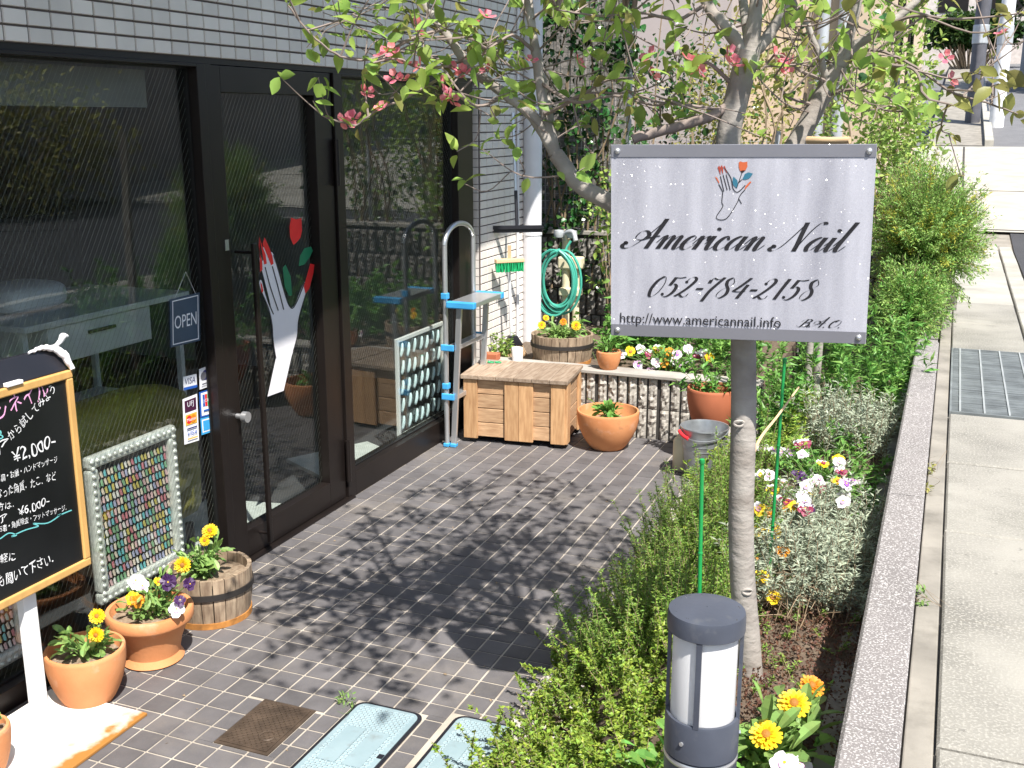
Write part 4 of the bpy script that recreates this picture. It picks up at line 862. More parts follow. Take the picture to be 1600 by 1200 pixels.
# chalk writing (only what can be read), placed by its pixels on the board plane
XC = BX - .0012
def wob(V): return [(x + .045 * math.sin(y * 6 + x * 4.1) + .02 * math.sin(x * 13), y + .06 * math.sin(x * 2.7) + .04 * math.sin(x * 7.3 + y * 5), z) for x, y, z in V]   # unsteady hand
def chalk(s, p0, p1, hpx, mat):
    """text from pixel p0 to p1 (baseline), letter height hpx"""
    a, c = np.array(FX(*p0, XC)), np.array(FX(*p1, XC)); top = np.array(FX(p0[0], p0[1] - hpx, XC)); V, F = text_mesh(s, 1); lo, hi = V.min(0), V.max(0)
    H = (top - a)[2]; d = c - a; up = np.array([0, -d[2], d[1]]); up = up / np.linalg.norm(up) * H
    m = MB(); m.add([a + d * ((x - lo[0]) / (hi[0] - lo[0])) + up * ((y - lo[1]) / (hi[1] - lo[1])) for x, y, z in wob(V)], F); stuff(m.build('chalk_text', mat, bd))
chalk('カンネイル', (-26, 668), (77, 618), 28, 'chalk_p')
chalk('から試してみよう', (18, 690), (88, 612), 17, 'chalk_w')
chalk('ア', (-10, 722), (18, 706), 24, 'chalk_w'); chalk('8', (-3, 690), (6, 686), 16, 'chalk_b')
chalk('¥2,000-', (22, 729), (87, 700), 25, 'chalk_w')
chalk('し調・お磨・ハンドマッサージ', (-4, 755), (90, 722), 12, 'chalk_w')
chalk('なった角質．たこ．など', (-4, 780), (88, 750), 16, 'chalk_w')
chalk('方は．', (-4, 800), (22, 792), 12, 'chalk_w'); chalk('¥6,000-', (30, 810), (77, 790), 16, 'chalk_w'); chalk('ア', (0, 820), (12, 815), 13, 'chalk_w')
chalk('お磨・角質除去・フットマッサージ．', (-2, 833), (104, 797), 11, 'chalk_w')
chalk('軽に', (0, 882), (24, 875), 15, 'chalk_w'); chalk('も聞いて下さい．', (-2, 920), (84, 880), 19, 'chalk_w')
m = MB(); pl = cr([(0, 842), (14, 833), (26, 836), (18, 838), (40, 828), (60, 822), (52, 818), (75, 817), (96, 803), (90, 806), (112, 797)], 5); line_on(m, pl, 1.8, lambda q: [np.array(FX(x, y, XC)) for x, y in q], np.zeros(3)); m.build('chalk_flourish', 'chalk_b', bd)

# ================================================================== SHOP INTERIOR
def nail_frame(y0, y1, z0, z1, x, label):
    t = thing('nail_display', label, 'picture frame', (x, (y0 + y1) / 2, z0), 'nail tip displays behind the glass'); w_ = .05
    m = MB(); m.box((x - .02, y0 + w_, z0 + w_), (x - .01, y1 - w_, z1 - w_)); m.build('backing', 'board', t)
    for lo, hi in (((x - .025, y0, z0), (x + .012, y1, z0 + w_)), ((x - .025, y0, z1 - w_), (x + .012, y1, z1)), ((x - .025, y0, z0 + w_), (x + .012, y0 + w_, z1 - w_)), ((x - .025, y1 - w_, z0 + w_), (x + .012, y1, z1 - w_))):
        m = MB(); m.box(lo, hi); m.build('moulding', 'silver', t, bevel=.012)
    m = MB()
    for e, n in ((0, int((y1 - y0) / .03)), (1, int((z1 - z0) / .03))):
        for k in range(n):
            for s in (0, 1):
                c = (x + .012, y0 + (k + .5) * (y1 - y0) / n, (z0 + .02) if s else (z1 - .02)) if e == 0 else (x + .012, (y0 + .02) if s else (y1 - .02), z0 + (k + .5) * (z1 - z0) / n)
                m.lathe([(.011, -.003), (.009, .004), (.004, .008), (.0005, .009)], (0, 0, 0), 7); V = m.v[-1]; m.v[-1] = np.stack([V[:, 2] + c[0], V[:, 0] + c[1], V[:, 1] + c[2]], 1)
    stuff(m.build('scrollwork', 'silver', t, smooth=True))
    cols = [(.75, .48, .50), (.16, .48, .52), (.62, .50, .14), (.85, .80, .76), (.24, .44, .26), (.60, .20, .24), (.42, .42, .60), (.80, .66, .55)]
    ms = [bpy.data.materials.get('nail_tip_%d' % i) or M('nail_tip_%d' % i, c, .3) for i, c in enumerate(cols)]; m = MB()
    ny, nz = int((y1 - y0 - 2 * w_) / .019), int((z1 - z0 - 2 * w_) / .034)
    for j in range(nz):
        for i in range(ny):
            c = np.array([x - .008, y0 + w_ + (i + .5) * .019, z0 + w_ + (j + .5) * .034]); a = random.uniform(.1, .35); k = random.randrange(8)
            V = [c + np.array([.004 if abs(u) < .5 else 0, u * .0065 * math.cos(a) - v * .0155 * math.sin(a), u * .0065 * math.sin(a) + v * .0155 * math.cos(a)]) for u, v in ((-1, -.8), (0, -1), (1, -.8), (1, .6), (0, 1), (-1, .6))]
            m.add(V, [(0, 1, 4, 5), (1, 2, 3, 4)], k)
    o = m.build('nail_tips', ms, t); stuff(o)
nail_frame(2.965, 3.465, .12, .715, -.10, 'ornate silver framed display of nail tips behind the window')
nail_frame(1.95, 2.62, .10, .50, -.10, 'silver framed nail tip display low behind the menu board stand')
sf = thing('armchair', 'olive yellow leather armchair inside the shop', 'armchair', (-.75, 3.3, 0))
def pillow(m, lo, hi, p=.6, n=10):
    lo, hi = np.array(lo), np.array(hi); c, r = (lo + hi) / 2, (hi - lo) / 2; V = []
    for j in range(n + 1):
        v = -math.pi / 2 + math.pi * j / n
        for i in range(2 * n):
            u = 2 * math.pi * i / (2 * n); e = lambda t: math.copysign(abs(t) ** p, t); V.append(c + r * np.array([e(math.cos(v)) * e(math.cos(u)), e(math.cos(v)) * e(math.sin(u)), e(math.sin(v))]))
    k = 2 * n; m.add(V, [(j * k + i, j * k + (i + 1) % k, (j + 1) * k + (i + 1) % k, (j + 1) * k + i) for j in range(n) for i in range(k)])
m = MB(); pillow(m, (-1.15, 2.9, .08), (-.42, 3.8, .42), .35); m.build('seat', 'sofa', sf, smooth=True)
m = MB(); pillow(m, (-.52, 2.8, .25), (-.26, 3.90, .82), .55); m.build('backrest', 'sofa', sf, smooth=True)
for y in (2.72, 3.75): m = MB(); pillow(m, (-1.15, y, .1), (-.33, y + .2, .60), .4); m.build('armrest', 'sofa', sf, smooth=True)
for x in (-1.05, -.35):
    for y in (2.85, 3.82): m = MB(); m.tube([(x, y, 0), (x, y, .12)], .02, 8); m.build('leg', 'black_plastic', sf)
dk = thing('manicure_desk', 'white manicure desk with drawer inside the shop', 'desk', (-1.3, 4.2, 0))
m = MB(); m.box((-1.7, 3.6, 1.0), (-1.0, 4.75, 1.03)); m.build('desk_top', 'desk', dk, bevel=.004)
m = MB(); m.box((-1.6, 3.75, .82), (-1.02, 4.45, .995)); dr = m.build('drawer', 'desk', dk, bevel=.004)
m = MB(); m.box((-1.018, 4.0, .93), (-1.005, 4.18, .945)); m.build('handle', 'black_plastic', dr)
m = MB(); m.box((-1.65, 3.65, .42), (-1.05, 4.7, .45)); m.build('shelf', 'desk', dk)
for x in (-1.66, -1.06):
    for y in (3.64, 4.71): m = MB(); m.box((x - .015, y - .015, 0), (x + .015, y + .015, .999)); m.build('leg', 'desk', dk)
ch = thing('salon_chair', 'grey salon chair with rounded back inside the window', 'chair', (-1.3, 2.9, 0))
m = MB(); pillow(m, (-1.5, 2.5, .42), (-.95, 3.05, .55), .5); m.build('seat', 'greywall', ch, smooth=True)
m = MB(); pillow(m, (-1.62, 2.45, .6), (-1.45, 3.1, 1.25), .5); m.build('backrest', 'greywall', ch, smooth=True)
m = MB(); m.tube([(-1.22, 2.78, .03), (-1.22, 2.78, .45)], .03, 10); m.lathe([(.22, 0), (.22, .02), (.03, .04)], (-1.22, 2.78, 0), 20); m.build('pedestal', 'alu', ch, auto=True)
m = MB(); pillow(m, (-1.55, 3.75, 1.031), (-1.2, 4.15, 1.17), .6); tag(m.build('towel_bundle', 'desk', None, (-1.37, 3.95, 1.031), smooth=True), 'white plastic wrapped bundle on the manicure desk', 'bundle')
m = MB(); m.box((-.62, 3.82, -.001), (-.15, 4.42, .012), rot=.2); tag(m.build('doormat', 'mat', None, (-.38, 4.1, 0)), 'pale blue grey doormat just inside the glass door', 'mat')
m = MB(); m.box((-.55, 4.95, -.001), (-.16, 5.5, .02), rot=-.5); tag(m.build('cardboard_sheet', 'mat', None, (-.36, 5.2, 0)), 'pale cardboard sheet on the floor behind the right window', 'cardboard')
# white framed panel with painted dabs, standing behind the right-hand pane
y0, y1 = 5.43, 6.06; z0, z1 = .10, .70; x = -.11
t = thing('nail_tip_panel', 'white framed clear panel with rows of pale blue tips', 'panel', (x, 5.75, z0))
for lo, hi in (((x - .01, y0, z0), (x + .01, y0 + .022, z1)), ((x - .01, y1 - .022, z0), (x + .01, y1, z1)), ((x - .01, y0 + .022, z0), (x + .01, y1 - .022, z0 + .02)), ((x - .01, y0 + .022, z1 - .022), (x + .01, y1 - .022, z1))):
    m = MB(); m.box(lo, hi); m.build('frame_rail', 'white', t, bevel=.002)
m = MB(); m.box((x - .004, y0 + .02, z0 + .02), (x - .001, y1 - .02, z1 - .02)); m.build('clear_sheet', 'glass', t)
MT['tipblue'] = M('pale_blue_tip', (.66, .82, .85), .35)
tp = MB(); tp.tube(cr([(0, -.012, -.04), (.004, 0, 0), (0, .014, .04)], 3), [.006, .009, .010, .011, .010, .009, .005], 6); tp = tp.mesh('tip', 'tipblue', smooth=True)
for j in range(5):
    for i in range(7): inst(tp, 'tip', t, (.004, y0 + .065 + i * .08 - 5.75 + random.uniform(-.008, .008), .09 + j * .108 + random.uniform(-.01, .01)), (0, 0, 0))
# OPEN plaque hung inside the glass
c = [np.array(FX(px, py, GXP + .009)) for px, py in ((266, 468), (312, 457), (313, 532), (267, 543))]
f = lambda u, v, e=0.: (c[0] * (1 - u) * (1 - v) + c[1] * u * (1 - v) + c[2] * u * v + c[3] * (1 - u) * v) + np.array([e, 0, 0])
op = thing('open_plaque', 'navy OPEN plaque with white border hung on the window glass', 'sign', tuple(f(.5, 1)))
m = MB(); q = [f(0, 0), f(1, 0), f(1, 1), f(0, 1)]; m.add([p + np.array([-.004, 0, 0]) for p in q] + q, [(4, 5, 6, 7), (0, 3, 2, 1), (0, 1, 5, 4), (1, 2, 6, 5), (2, 3, 7, 6), (3, 0, 4, 7)]); m.build('plate', 'plum', op)
m = MB(); e = .001
for a in ((.06, .04, .94, .06), (.06, .94, .94, .96), (.06, .06, .085, .94), (.915, .06, .94, .94)): m.poly([f(a[0], a[1], e), f(a[2], a[1], e), f(a[2], a[3], e), f(a[0], a[3], e)])
m.build('border', 'cwhite', op)
V, F = text_mesh('OPEN'); lo, hi = V.min(0), V.max(0); m = MB(); m.add([f(.13 + (x_ - lo[0]) / (hi[0] - lo[0]) * .74, .64 - (y_ - lo[1]) / (hi[1] - lo[1]) * .27, e) for x_, y_, z_ in V], F); m.build('lettering', 'cwhite', op)
m = MB(); m.tube([f(.15, 0), f(.5, -.5) + np.array([.004, 0, 0]), f(.85, 0)], .0008, 4); m.build('cord', 'cwhite', op)

# ================================================================== BACK OF THE TERRACE
PY = 6.30
bp_ = thing('block_planter', 'raised planter of ribbed split face blocks behind the wooden box', 'planter', (1.0, PY + .05, 0))
m = MB(); m.box((.03, PY + .02, -.1), (1.84, PY + .14, .385)); m.build('core', 'grouting', bp_)
pb = [rib_block(.388, .19, 6, .016, sd=20 + k).mesh('block', 'splitblock') for k in range(3)]
for r in range(2):
    for i, x in enumerate((.23, .63, 1.03, 1.43)): inst(random.choice(pb), 'block', bp_, (x - 1.0, PY + .019 - PY - .05, .002 + r * .194))
    inst(random.choice(pb), 'block', bp_, (1.735 - 1.0, -.031, .002 + r * .194), None, (.55, 1, 1))
m = MB(); m.box((.03, PY - .012, .390), (1.84, PY + .145, .412)); m.build('coping', 'coping', bp_, bevel=.004)
m = MB(); m.box((.03, PY + .15, -.1), (1.84, 7.93, .375)); m.build('soil', 'soil', bp_)
m = MB(); m.box((-.25, 7.26, -.1), (.028, 7.94, .30)); struct(m.build('back_yard_ground', 'soil'))
# wooden storage box
BXA = math.radians(6.5); bo = np.array([.128, 5.835, 0.]); bw_, bdp, bh_ = .64, .425, .425
u = np.array([math.cos(BXA), math.sin(BXA), 0]); v = np.array([-math.sin(BXA), math.cos(BXA), 0]); zz = np.array([0, 0, 1.])
bx = thing('storage_box', 'wooden plank storage box with weathered grey lid', 'box', tuple(bo + u * bw_ / 2 + v * bdp / 2)); bx.rotation_euler[2] = 0
def obox(a0, a1, c0, c1, z0, z1, name, mat, par=None, bev=.003):
    m = MB(); V = [bo + u * a + v * c + zz * z for z in (z0, z1) for a, c in ((a0, c0), (a1, c0), (a1, c1), (a0, c1))]
    m.add(V, [(0, 3, 2, 1), (4, 5, 6, 7), (0, 1, 5, 4), (1, 2, 6, 5), (2, 3, 7, 6), (3, 0, 4, 7)]); return m.build(name, mat, par or bx, bevel=bev)
obox(.02, bw_ - .02, .03, bdp - .02, .035, bh_ - .03, 'core', 'grouting')
for k in range(4):
    z = .04 + k * .09; obox(.085, bw_ - .085, .013, .029, z, z + .086, 'slat', 'wood_boxh'); obox(bw_ - .019, bw_ - .004, .05, bdp - .04, z, z + .086, 'slat', 'wood_boxh')
for a in (.002, .262, .352, .60 - .05):
    w_ = .088; obox(a, a + w_, -.004, .0125, .028, bh_ - .024, 'board', 'wood_box')
for c0 in (.005, bdp - .085): obox(bw_ - .0035, bw_ + .012, c0, c0 + .08, .028, bh_ - .024, 'board', 'wood_box')
for k in range(6):
    a = -.012 + k * .1115; obox(a, a + .1095, -.018, bdp + .01, bh_ - .022, bh_ + .004 + random.uniform(-.0012, .0012), 'lid_plank', 'wood_top')
for a in (.03, bw_ - .07):
    for c0 in (.03, bdp - .07): obox(a, a + .04, c0, c0 + .04, 0, .034, 'foot', 'grouting')
p = np.array(G(770, 566, bh_ + .008)); s_ = thing('scissors', 'small green handled scissors on the box lid', 'scissors', tuple(p))
for k, (dx, sg) in enumerate(((-.022, 1), (.022, -1))):
    m = MB(); c = p + np.array([dx + .012, -.01 + .016 * k, .002]); m.tube([c + np.array([.020 * math.cos(t), .014 * math.sin(t), 0]) for t in np.linspace(0, 2 * math.pi, 15)], .0035, 6); m.build('grip', 'green_plastic', s_, smooth=True)
    m = MB(); m.bar(c + np.array([-.015, .012, 0]), p + np.array([-.05, .055 - .012 * k, .001 + .002 * k]), .008, .002); m.build('blade', 'alu', s_)
# terracotta bowl with a young plant
c = (.985, 6.055, 0.); pot('terracotta_bowl', 'large round orange terracotta bowl in front of the block planter', c, bowl_prof(.187, .095, .235, belly=.045), soil_r=.170, soil_z=.16)
calendula('young green rosette growing in the large terracotta bowl', (c[0] + .005, c[1], .165), .07, .12, 80, [], name='young_plant', leaf=.07, lm='l_salvia')
# bucket, white jar, red pot on a block
bc = np.array([1.64, 5.72, 0.]); bk = thing('zinc_bucket', 'galvanised bucket with red handle grip below the planter', 'bucket', tuple(bc))
m = MB(); m.lathe([(.02, .004), (.085, .004), (.09, .0), (.094, .006), (.100, .05), (.113, .16), (.1135, .163), (.1165, .167), (.1155, .172), (.119, .19), (.1195, .193), (.122, .196), (.121, .2), (.131, .282), (.135, .288), (.134, .294), (.130, .293), (.126, .28), (.092, .02), (.03, .012)], bc, 40); m.build('body', 'zinc', bk, auto=True)
m = MB(); m.tube([bc + np.array([.135 * math.cos(t), -.02 - .115 * math.sin(t), .285 - .045 * math.sin(t)]) for t in np.linspace(0, math.pi, 20)], .003, 6); hd = m.build('handle', 'zinc', bk, smooth=True)
m = MB(); ts = np.linspace(2.05, 2.75, 6); m.tube([bc + np.array([.135 * math.cos(t), -.022 - .115 * math.sin(t), .286 - .045 * math.sin(t)]) for t in ts], .010, 10); m.build('grip', 'red_plastic', hd, smooth=True)
m = MB(); m.lathe([(.02, 0), (.045, 0), (.05, .006), (.05, .17), (.042, .185), (.032, .19), (.032, .205), (.001, .206)], (1.50, 5.80, 0), 24); tag(m.build('white_jar', 'cream', None, (1.50, 5.80, 0), auto=True), 'cream plastic jar squeezed beside the zinc bucket', 'jar')
m = MB(); m.box((1.50, 5.93, 0), (1.74, 6.12, .19)); tag(m.build('concrete_block', 'coping', None, (1.62, 6.02, 0), bevel=.006), 'concrete block under the red pot', 'block')
c = (1.615, 6.02, .1905); pot('terracotta_pot', 'dark red terracotta pot raised behind the bucket', c, bowl_prof(.145, .082, .25, belly=.012), 'terracotta_red', .13, .18, sm='soil')
sprigs('leafy_plant', 'leafy green plant spilling from the dark red pot', 'plant', np.array([[1.64 + random.gauss(0, .05), 6.02 + random.gauss(0, .04), .37] for _ in range(16)]), .26, .5, 20, .06, .018, 'l_salvia')
# on the block planter
c = (.49, 6.62, .3755); barrel('long weathered half barrel planter on the block planter', c, .205, .185, .19, 24, .16)
yy = FHD @ (np.array(c) - CAM)
calendula('yellow calendulas in the half barrel on the block planter', (c[0], c[1], .53), .18, .10, 190, [(FH(846, 508, yy - .12), CAL[0], 1., (.4, -.8, .4)), (FH(880, 503, yy), CALO, .9, (.4, -.8, .3)), (FH(900, 509, yy - .1), CAL[1], 1.15, (.4, -.8, .4)), (FH(853, 497, yy), CAL[2], .8, None)], 2, leaf=.06)
c = (.885, 6.375, .4125); pot('terracotta_pot', 'little terracotta pot on the block planter coping', c, bowl_prof(.078, .05, .115, belly=.006), soil_r=.068, soil_z=.10)
calendula('bushy green seedling in the little terracotta pot', (c[0], c[1], .51), .06, .13, 90, [], name='young_plant', leaf=.045, lm='l_salvia')
names = ['white', 'yellow', 'maroon', 'lilac', 'white', 'orange', 'maroon', 'lilac', 'white']
pts = [(972, 552), (985, 548), (1015, 553), (997, 570), (1028, 545), (1046, 550), (1052, 562), (1058, 553), (1075, 545), (1100, 552), (1108, 558), (1090, 556), (1018, 580), (1045, 575), (1037, 566), (1001, 545), (1062, 572), (1025, 566), (1078, 566)]
pl_ = []
for i, q in enumerate(pts):
    yv = 6.52 + random.uniform(-.06, .12); pl_.append((FY(q[0], q[1], yv), PAN[['white', 'yellow', 'maroon', 'lilac', 'face', 'orange', 'white', 'lilac', 'white'][i % 9]], 1.25, (.5, -.8, .5)))
calendula('bed of mixed pansies blooming in the block planter', (1.22, 6.58, .375), .28, .17, 330, pl_, 0, name='pansy_plant', leaf=.045, lm='l_salvia')
sprigs('leafy_plant', 'broad leaved green plant behind the little terracotta pot', 'plant', np.array([[.86 + random.gauss(0, .10), 6.85 + random.gauss(0, .08), .37] for _ in range(22)]), .42, .28, 22, .07, .045, 'l_salvia')
sprigs('leafy_plant', 'yellow green weed in the corner behind the box', 'plant', np.array([[.10 + random.gauss(0, .05), 6.52 + random.gauss(0, .04), .37] for _ in range(12)]), .17, .35, 18, .035, .018, 'l_shrub')
sprigs('leafy_plant', 'mixed green foliage filling the planter behind the pansies', 'plant', np.array([[random.uniform(.75, 1.6), random.uniform(6.75, 7.7), .37] for _ in range(95)]), .34, .3, 30, .055, .026, 'l_salvia')
sprigs('leafy_plant', 'dense green foliage at the right end of the block planter', 'plant', np.array([[random.uniform(1.45, 1.85), random.uniform(6.45, 7.1), .37] for _ in range(42)]), .42, .3, 24, .055, .022, 'l_salvia')
m = MB(); m.lathe([(.02, 0), (.034, 0), (.038, .08), (.036, .083), (.032, .08), (.028, .01)], (.265, 6.385, .4125), 20); tag(m.build('white_cup', 'white', None, (.265, 6.385, .4125), auto=True), 'white cup on the planter coping behind the box', 'cup')
m = MB(); m.box((.035, 6.31, .4125), (.15, 6.38, .455)); tag(m.build('red_brick', 'terracotta_red', None, (.09, 6.345, .4125), bevel=.004), 'red brick on the planter coping behind the box', 'brick')
# folding step ladder leaning at the window end
ld_ = thing('step_ladder', 'aluminium folding step ladder with blue caps against the window', 'ladder', (.10, 5.9, 0)); yl, yr = 5.71, 6.12
a = lambda z: .07 + .0 * z
def rail(m, pts, w1=.022, w2=.045):
    P = np.array(pts)
    for p, q in zip(P[:-1], P[1:]): m.bar(p, q, w1, w2, (1, 0, 0))
m = MB(); arc = [(.075, yl, .012), (.075, yl, 1.22)] + [(.075, (yl + yr) / 2 - (yr - yl) / 2 * math.cos(t), 1.22 + .11 * math.sin(t)) for t in np.linspace(.25, math.pi - .25, 9)] + [(.075, yr, 1.22), (.075, yr, .012)]
m.tube(cr(arc[:2], 2), .0155, 12); m.tube(cr(arc[1:-1], 4), .0155, 12, cap=False); m.tube(cr(arc[-2:], 2), .0155, 12); m.build('hoop_frame', 'alu', ld_, smooth=True)
for k, y in enumerate((yl + .005, yr - .005)):
    m = MB(); m.bar((.118, y, .012), (.165, y, .86), .02, .034, (1, 0, 0)); m.build('leg', 'alu', ld_, bevel=.003)
m = MB(); m.box((.10, yl - .03, .862), (.27, yr + .03, .892)); ps = m.build('platform', 'alu', ld_, bevel=.004)
for y in (yl - .036, yr - .02):
    m = MB(); m.box((.095, y, .857), (.275, y + .042, .896)); m.build('cap', 'blue_plastic', ps, bevel=.006)
for z in (.30, .60):
    m = MB(); m.box((.088, yl + .01, z), (.15, yr - .01, z + .028)); tr_ = m.build('tread', 'alu', ld_, bevel=.003)
    for y in (yl - .028, yr + .006):
        m = MB(); m.box((.052, y + .004, z - .004), (.135, y + .018, z + .034)); m.build('bracket', 'blue_plastic', tr_, bevel=.004)
for x_, y in ((.075, yl), (.075, yr), (.118, yl + .005), (.118, yr - .005)):
    m = MB(); m.box((x_ - .018, y - .02, 0), (x_ + .018, y + .02, .022)); m.build('foot', 'blue_plastic', ld_, bevel=.004)
for z in (.905, .36):
    m = MB(); m.box((.055, yl - .02, z), (.095, yl + .02, z + .036)); m.build('bracket', 'blue_plastic', ld_, bevel=.004)
# tools against the end pillar
T = lambda px, py, x_: np.array(FX(px, py, x_))
sq = thing('squeegee', 'black floor squeegee on a long pole hung beside the drain pipe', 'squeegee', tuple(T(810, 357, .13)))
h0 = T(808, 355, .135); h1 = T(801, 176, .05); m = MB(); m.tube([h0, h0 * .68 + h1 * .32], .012, 8); m.build('sleeve', 'black_plastic', sq); m = MB(); m.tube([h0 * .68 + h1 * .32, h1], .0105, 8); m.build('pole', 'alu', sq)
c0 = h0; d = np.array([.86, .5, 0]); m = MB(); m.bar(c0 - d * .17, c0 + d * .17, .028, .022); m.build('head', 'black_plastic', sq); m = MB(); m.bar(c0 - d * .17 - [0, 0, .02], c0 + d * .17 - [0, 0, .02], .006, .03); m.build('blade', 'black_plastic', sq)
db = thing('deck_brush', 'green bristled deck brush standing head up by the drain pipe', 'brush', tuple(T(800, 545, .10)))
h0 = T(795, 412, .10); h1 = T(800, 548, .10); m = MB(); m.tube([h0, h1], .0115, 8); m.build('pole', 'pipe', db, smooth=True)
d = np.array([.72, .69, 0]); c0 = T(796, 407, .115); m = MB(); m.bar(c0 - d * .10, c0 + d * .10, .045, .026); hb = m.build('head', 'palewood', db, bevel=.004); m = MB(); m.bar(c0, c0 + [0, 0, .10], .018, .018); m.build('stub', 'palewood', hb)
m = MB(); Q = []
for i in range(15):
    for j in range(4):
        q = c0 + d * (-.093 + i * .0133) + np.array([.69, -.72, 0]) * (-.016 + j * .0107) - [0, 0, .012]; m.tube([q, q + np.array([random.uniform(-.012, .012), random.uniform(-.012, .012), -.062])], [.0045, .0055], 5)
stuff(m.build('bristles', 'green_plastic', hb))
br = thing('hand_broom', 'small broom with black ferrule standing behind the box', 'broom', tuple(T(800, 545, .09)))
c0 = T(800, 532, .12); m = MB(); V = [c0 + np.array(k) for k in ((-.02, -.02, .035), (.02, .02, .035), (.055, .04, -.03), (-.05, -.05, -.03))]; m.add(V + [q + np.array([.02, -.02, 0]) for q in V], [(0, 1, 2, 3), (4, 7, 6, 5), (0, 4, 5, 1), (1, 5, 6, 2), (2, 6, 7, 3), (3, 7, 4, 0)]); m.build('ferrule', 'black_plastic', br)
m = MB()
for k in range(50): s = random.random(); q = V[3] * (1 - s) + V[2] * s + np.array([random.uniform(0, .02), -random.uniform(0, .02), 0]); m.tube([q, q + np.array([(s - .5) * .07, (s - .5) * .05, -.09])], .0025, 4)
stuff(m.build('bristles', 'palewood', br))
# standpipe with valves and green hose
tp_ = thing('standpipe', 'cream coloured garden standpipe with valves behind the drain pipe', 'tap', (.21, 7.55, .375))
m = MB(); m.tube([(.19, 7.55, .375), (.19, 7.55, 1.08)], .03, 12); m.build('riser', 'cream', tp_, smooth=True); m = MB(); m.tube([(.27, 7.55, .375), (.27, 7.55, .92)], .026, 12); m.build('riser', 'cream', tp_, smooth=True)
m = MB(); m.box((.14, 7.50, .86), (.32, 7.60, .95)); m.build('valve_body', 'cream', tp_, bevel=.012); m = MB(); m.box((.15, 7.50, .66), (.31, 7.60, .72)); m.build('clamp', 'cream', tp_, bevel=.01)
for x_ in (.15, .25):
    m = MB(); m.lathe([(.001, -.03), (.035, -.025), (.04, 0), (.035, .025), (.001, .03)], (x_, 7.5, 1.12), 14); m.build('handwheel', 'steelpole', tp_, auto=True)
m = MB(); m.tube(cr([(.19, 7.55, 1.05), (.2, 7.50, 1.12), (.27, 7.46, 1.14), (.30, 7.44, 1.08)], 4), .018, 8); m.build('spout', 'steelpole', tp_, smooth=True)
m = MB(); hp = [(.27, 7.42, 1.08)]
for k in range(7 * 14):
    t_ = k / 14 * 2 * math.pi; lp = k // 14; rr = 1 + .13 * math.sin(lp * 2.3); hp.append((.19 + .135 * rr * math.sin(t_ + .3) + .025 * math.sin(lp * 1.7), 7.40 - .012 * lp, .82 + .215 * rr * math.cos(t_ + .3) - .03 * rr * rr))
m.tube(cr(hp, 2), .0095, 6); tag(m.build('garden_hose', 'hose', None, (.3, 7.4, .55), smooth=True), 'coiled green garden hose hanging on the standpipe', 'hose')

# ================================================================== IVY AND BACKDROP SHRUBS
iv = thing('ivy', 'dark glossy ivy climbing over the wire fence', 'climber', (.9, 7.98, 1.1)); m = MB(); n = 5200
K = np.array([[random.uniform(-.5, 2.3), 0, random.uniform(.75, 3.0)] for _ in range(110)]); keep = rng.choice(110, n); Pp = K[keep] + rng.normal(size=(n, 3)) * [.11, 0, .12]; Pp[:, 1] = 7.97 + rng.normal(size=n) * .06
dens = (Pp[:, 0] < .65) | (rng.random(n) < .10); Pp = Pp[dens]; Dd = rng.normal(size=(len(Pp), 3)) * .7 + [.1, -.6, -.4]; m.ovate(Pp, Dd, .055, .052); stuff(m.build('foliage', 'l_ivy', iv))
m = MB()
for k in range(26):
    x0 = random.uniform(-.4, 2.2); pts_ = [(x0, 7.97, .4)]
    for j in range(1, 8): pts_.append((pts_[-1][0] + random.gauss(0, .09), 7.98 + random.gauss(0, .02), .4 + j * .36))
    m.tube(cr(pts_, 3), np.linspace(.011, .004, 22), 5, cap=False)
stuff(m.build('vines', 'drystem', iv, smooth=True))
bush('thin_tree', 'slender stemmed young tree in front of the ivy', 'tree', (.62, 7.55, 1.15), (.28, .2, .5), 520, .05, .035, 'l_shrub', (.60, 7.5, .375), K=14, sr=.008)
bush('background_shrub', 'olive yellow shrub behind the fence against the beige house', 'shrub', (1.15, 9.3, 2.05), (.62, .4, .75), 2300, .055, .026, 'l_olive', (1.1, 9.3, -.1), K=40, sr=.012)
bush('background_shrub', 'light green shrub in front of the beige drain pipes', 'shrub', (2.05, 9.0, 1.75), (.42, .4, .75), 1900, .055, .03, 'l_shrub', (2.05, 9.0, .3), K=36, sr=.010)
bush('background_shrub', 'small leaved shrub beside the house corner', 'shrub', (2.25, 10.6, 2.1), (.35, .5, .95), 1800, .065, .04, 'l_shrub', (2.25, 10.6, .5), K=34, sr=.012)
bush('background_shrub', 'dark evergreen shrub at the foot of the beige house', 'shrub', (.3, 10.2, 1.6), (.9, .4, .9), 2200, .06, .035, 'l_ivy', (.3, 10.2, -.1), K=36, sr=.012)
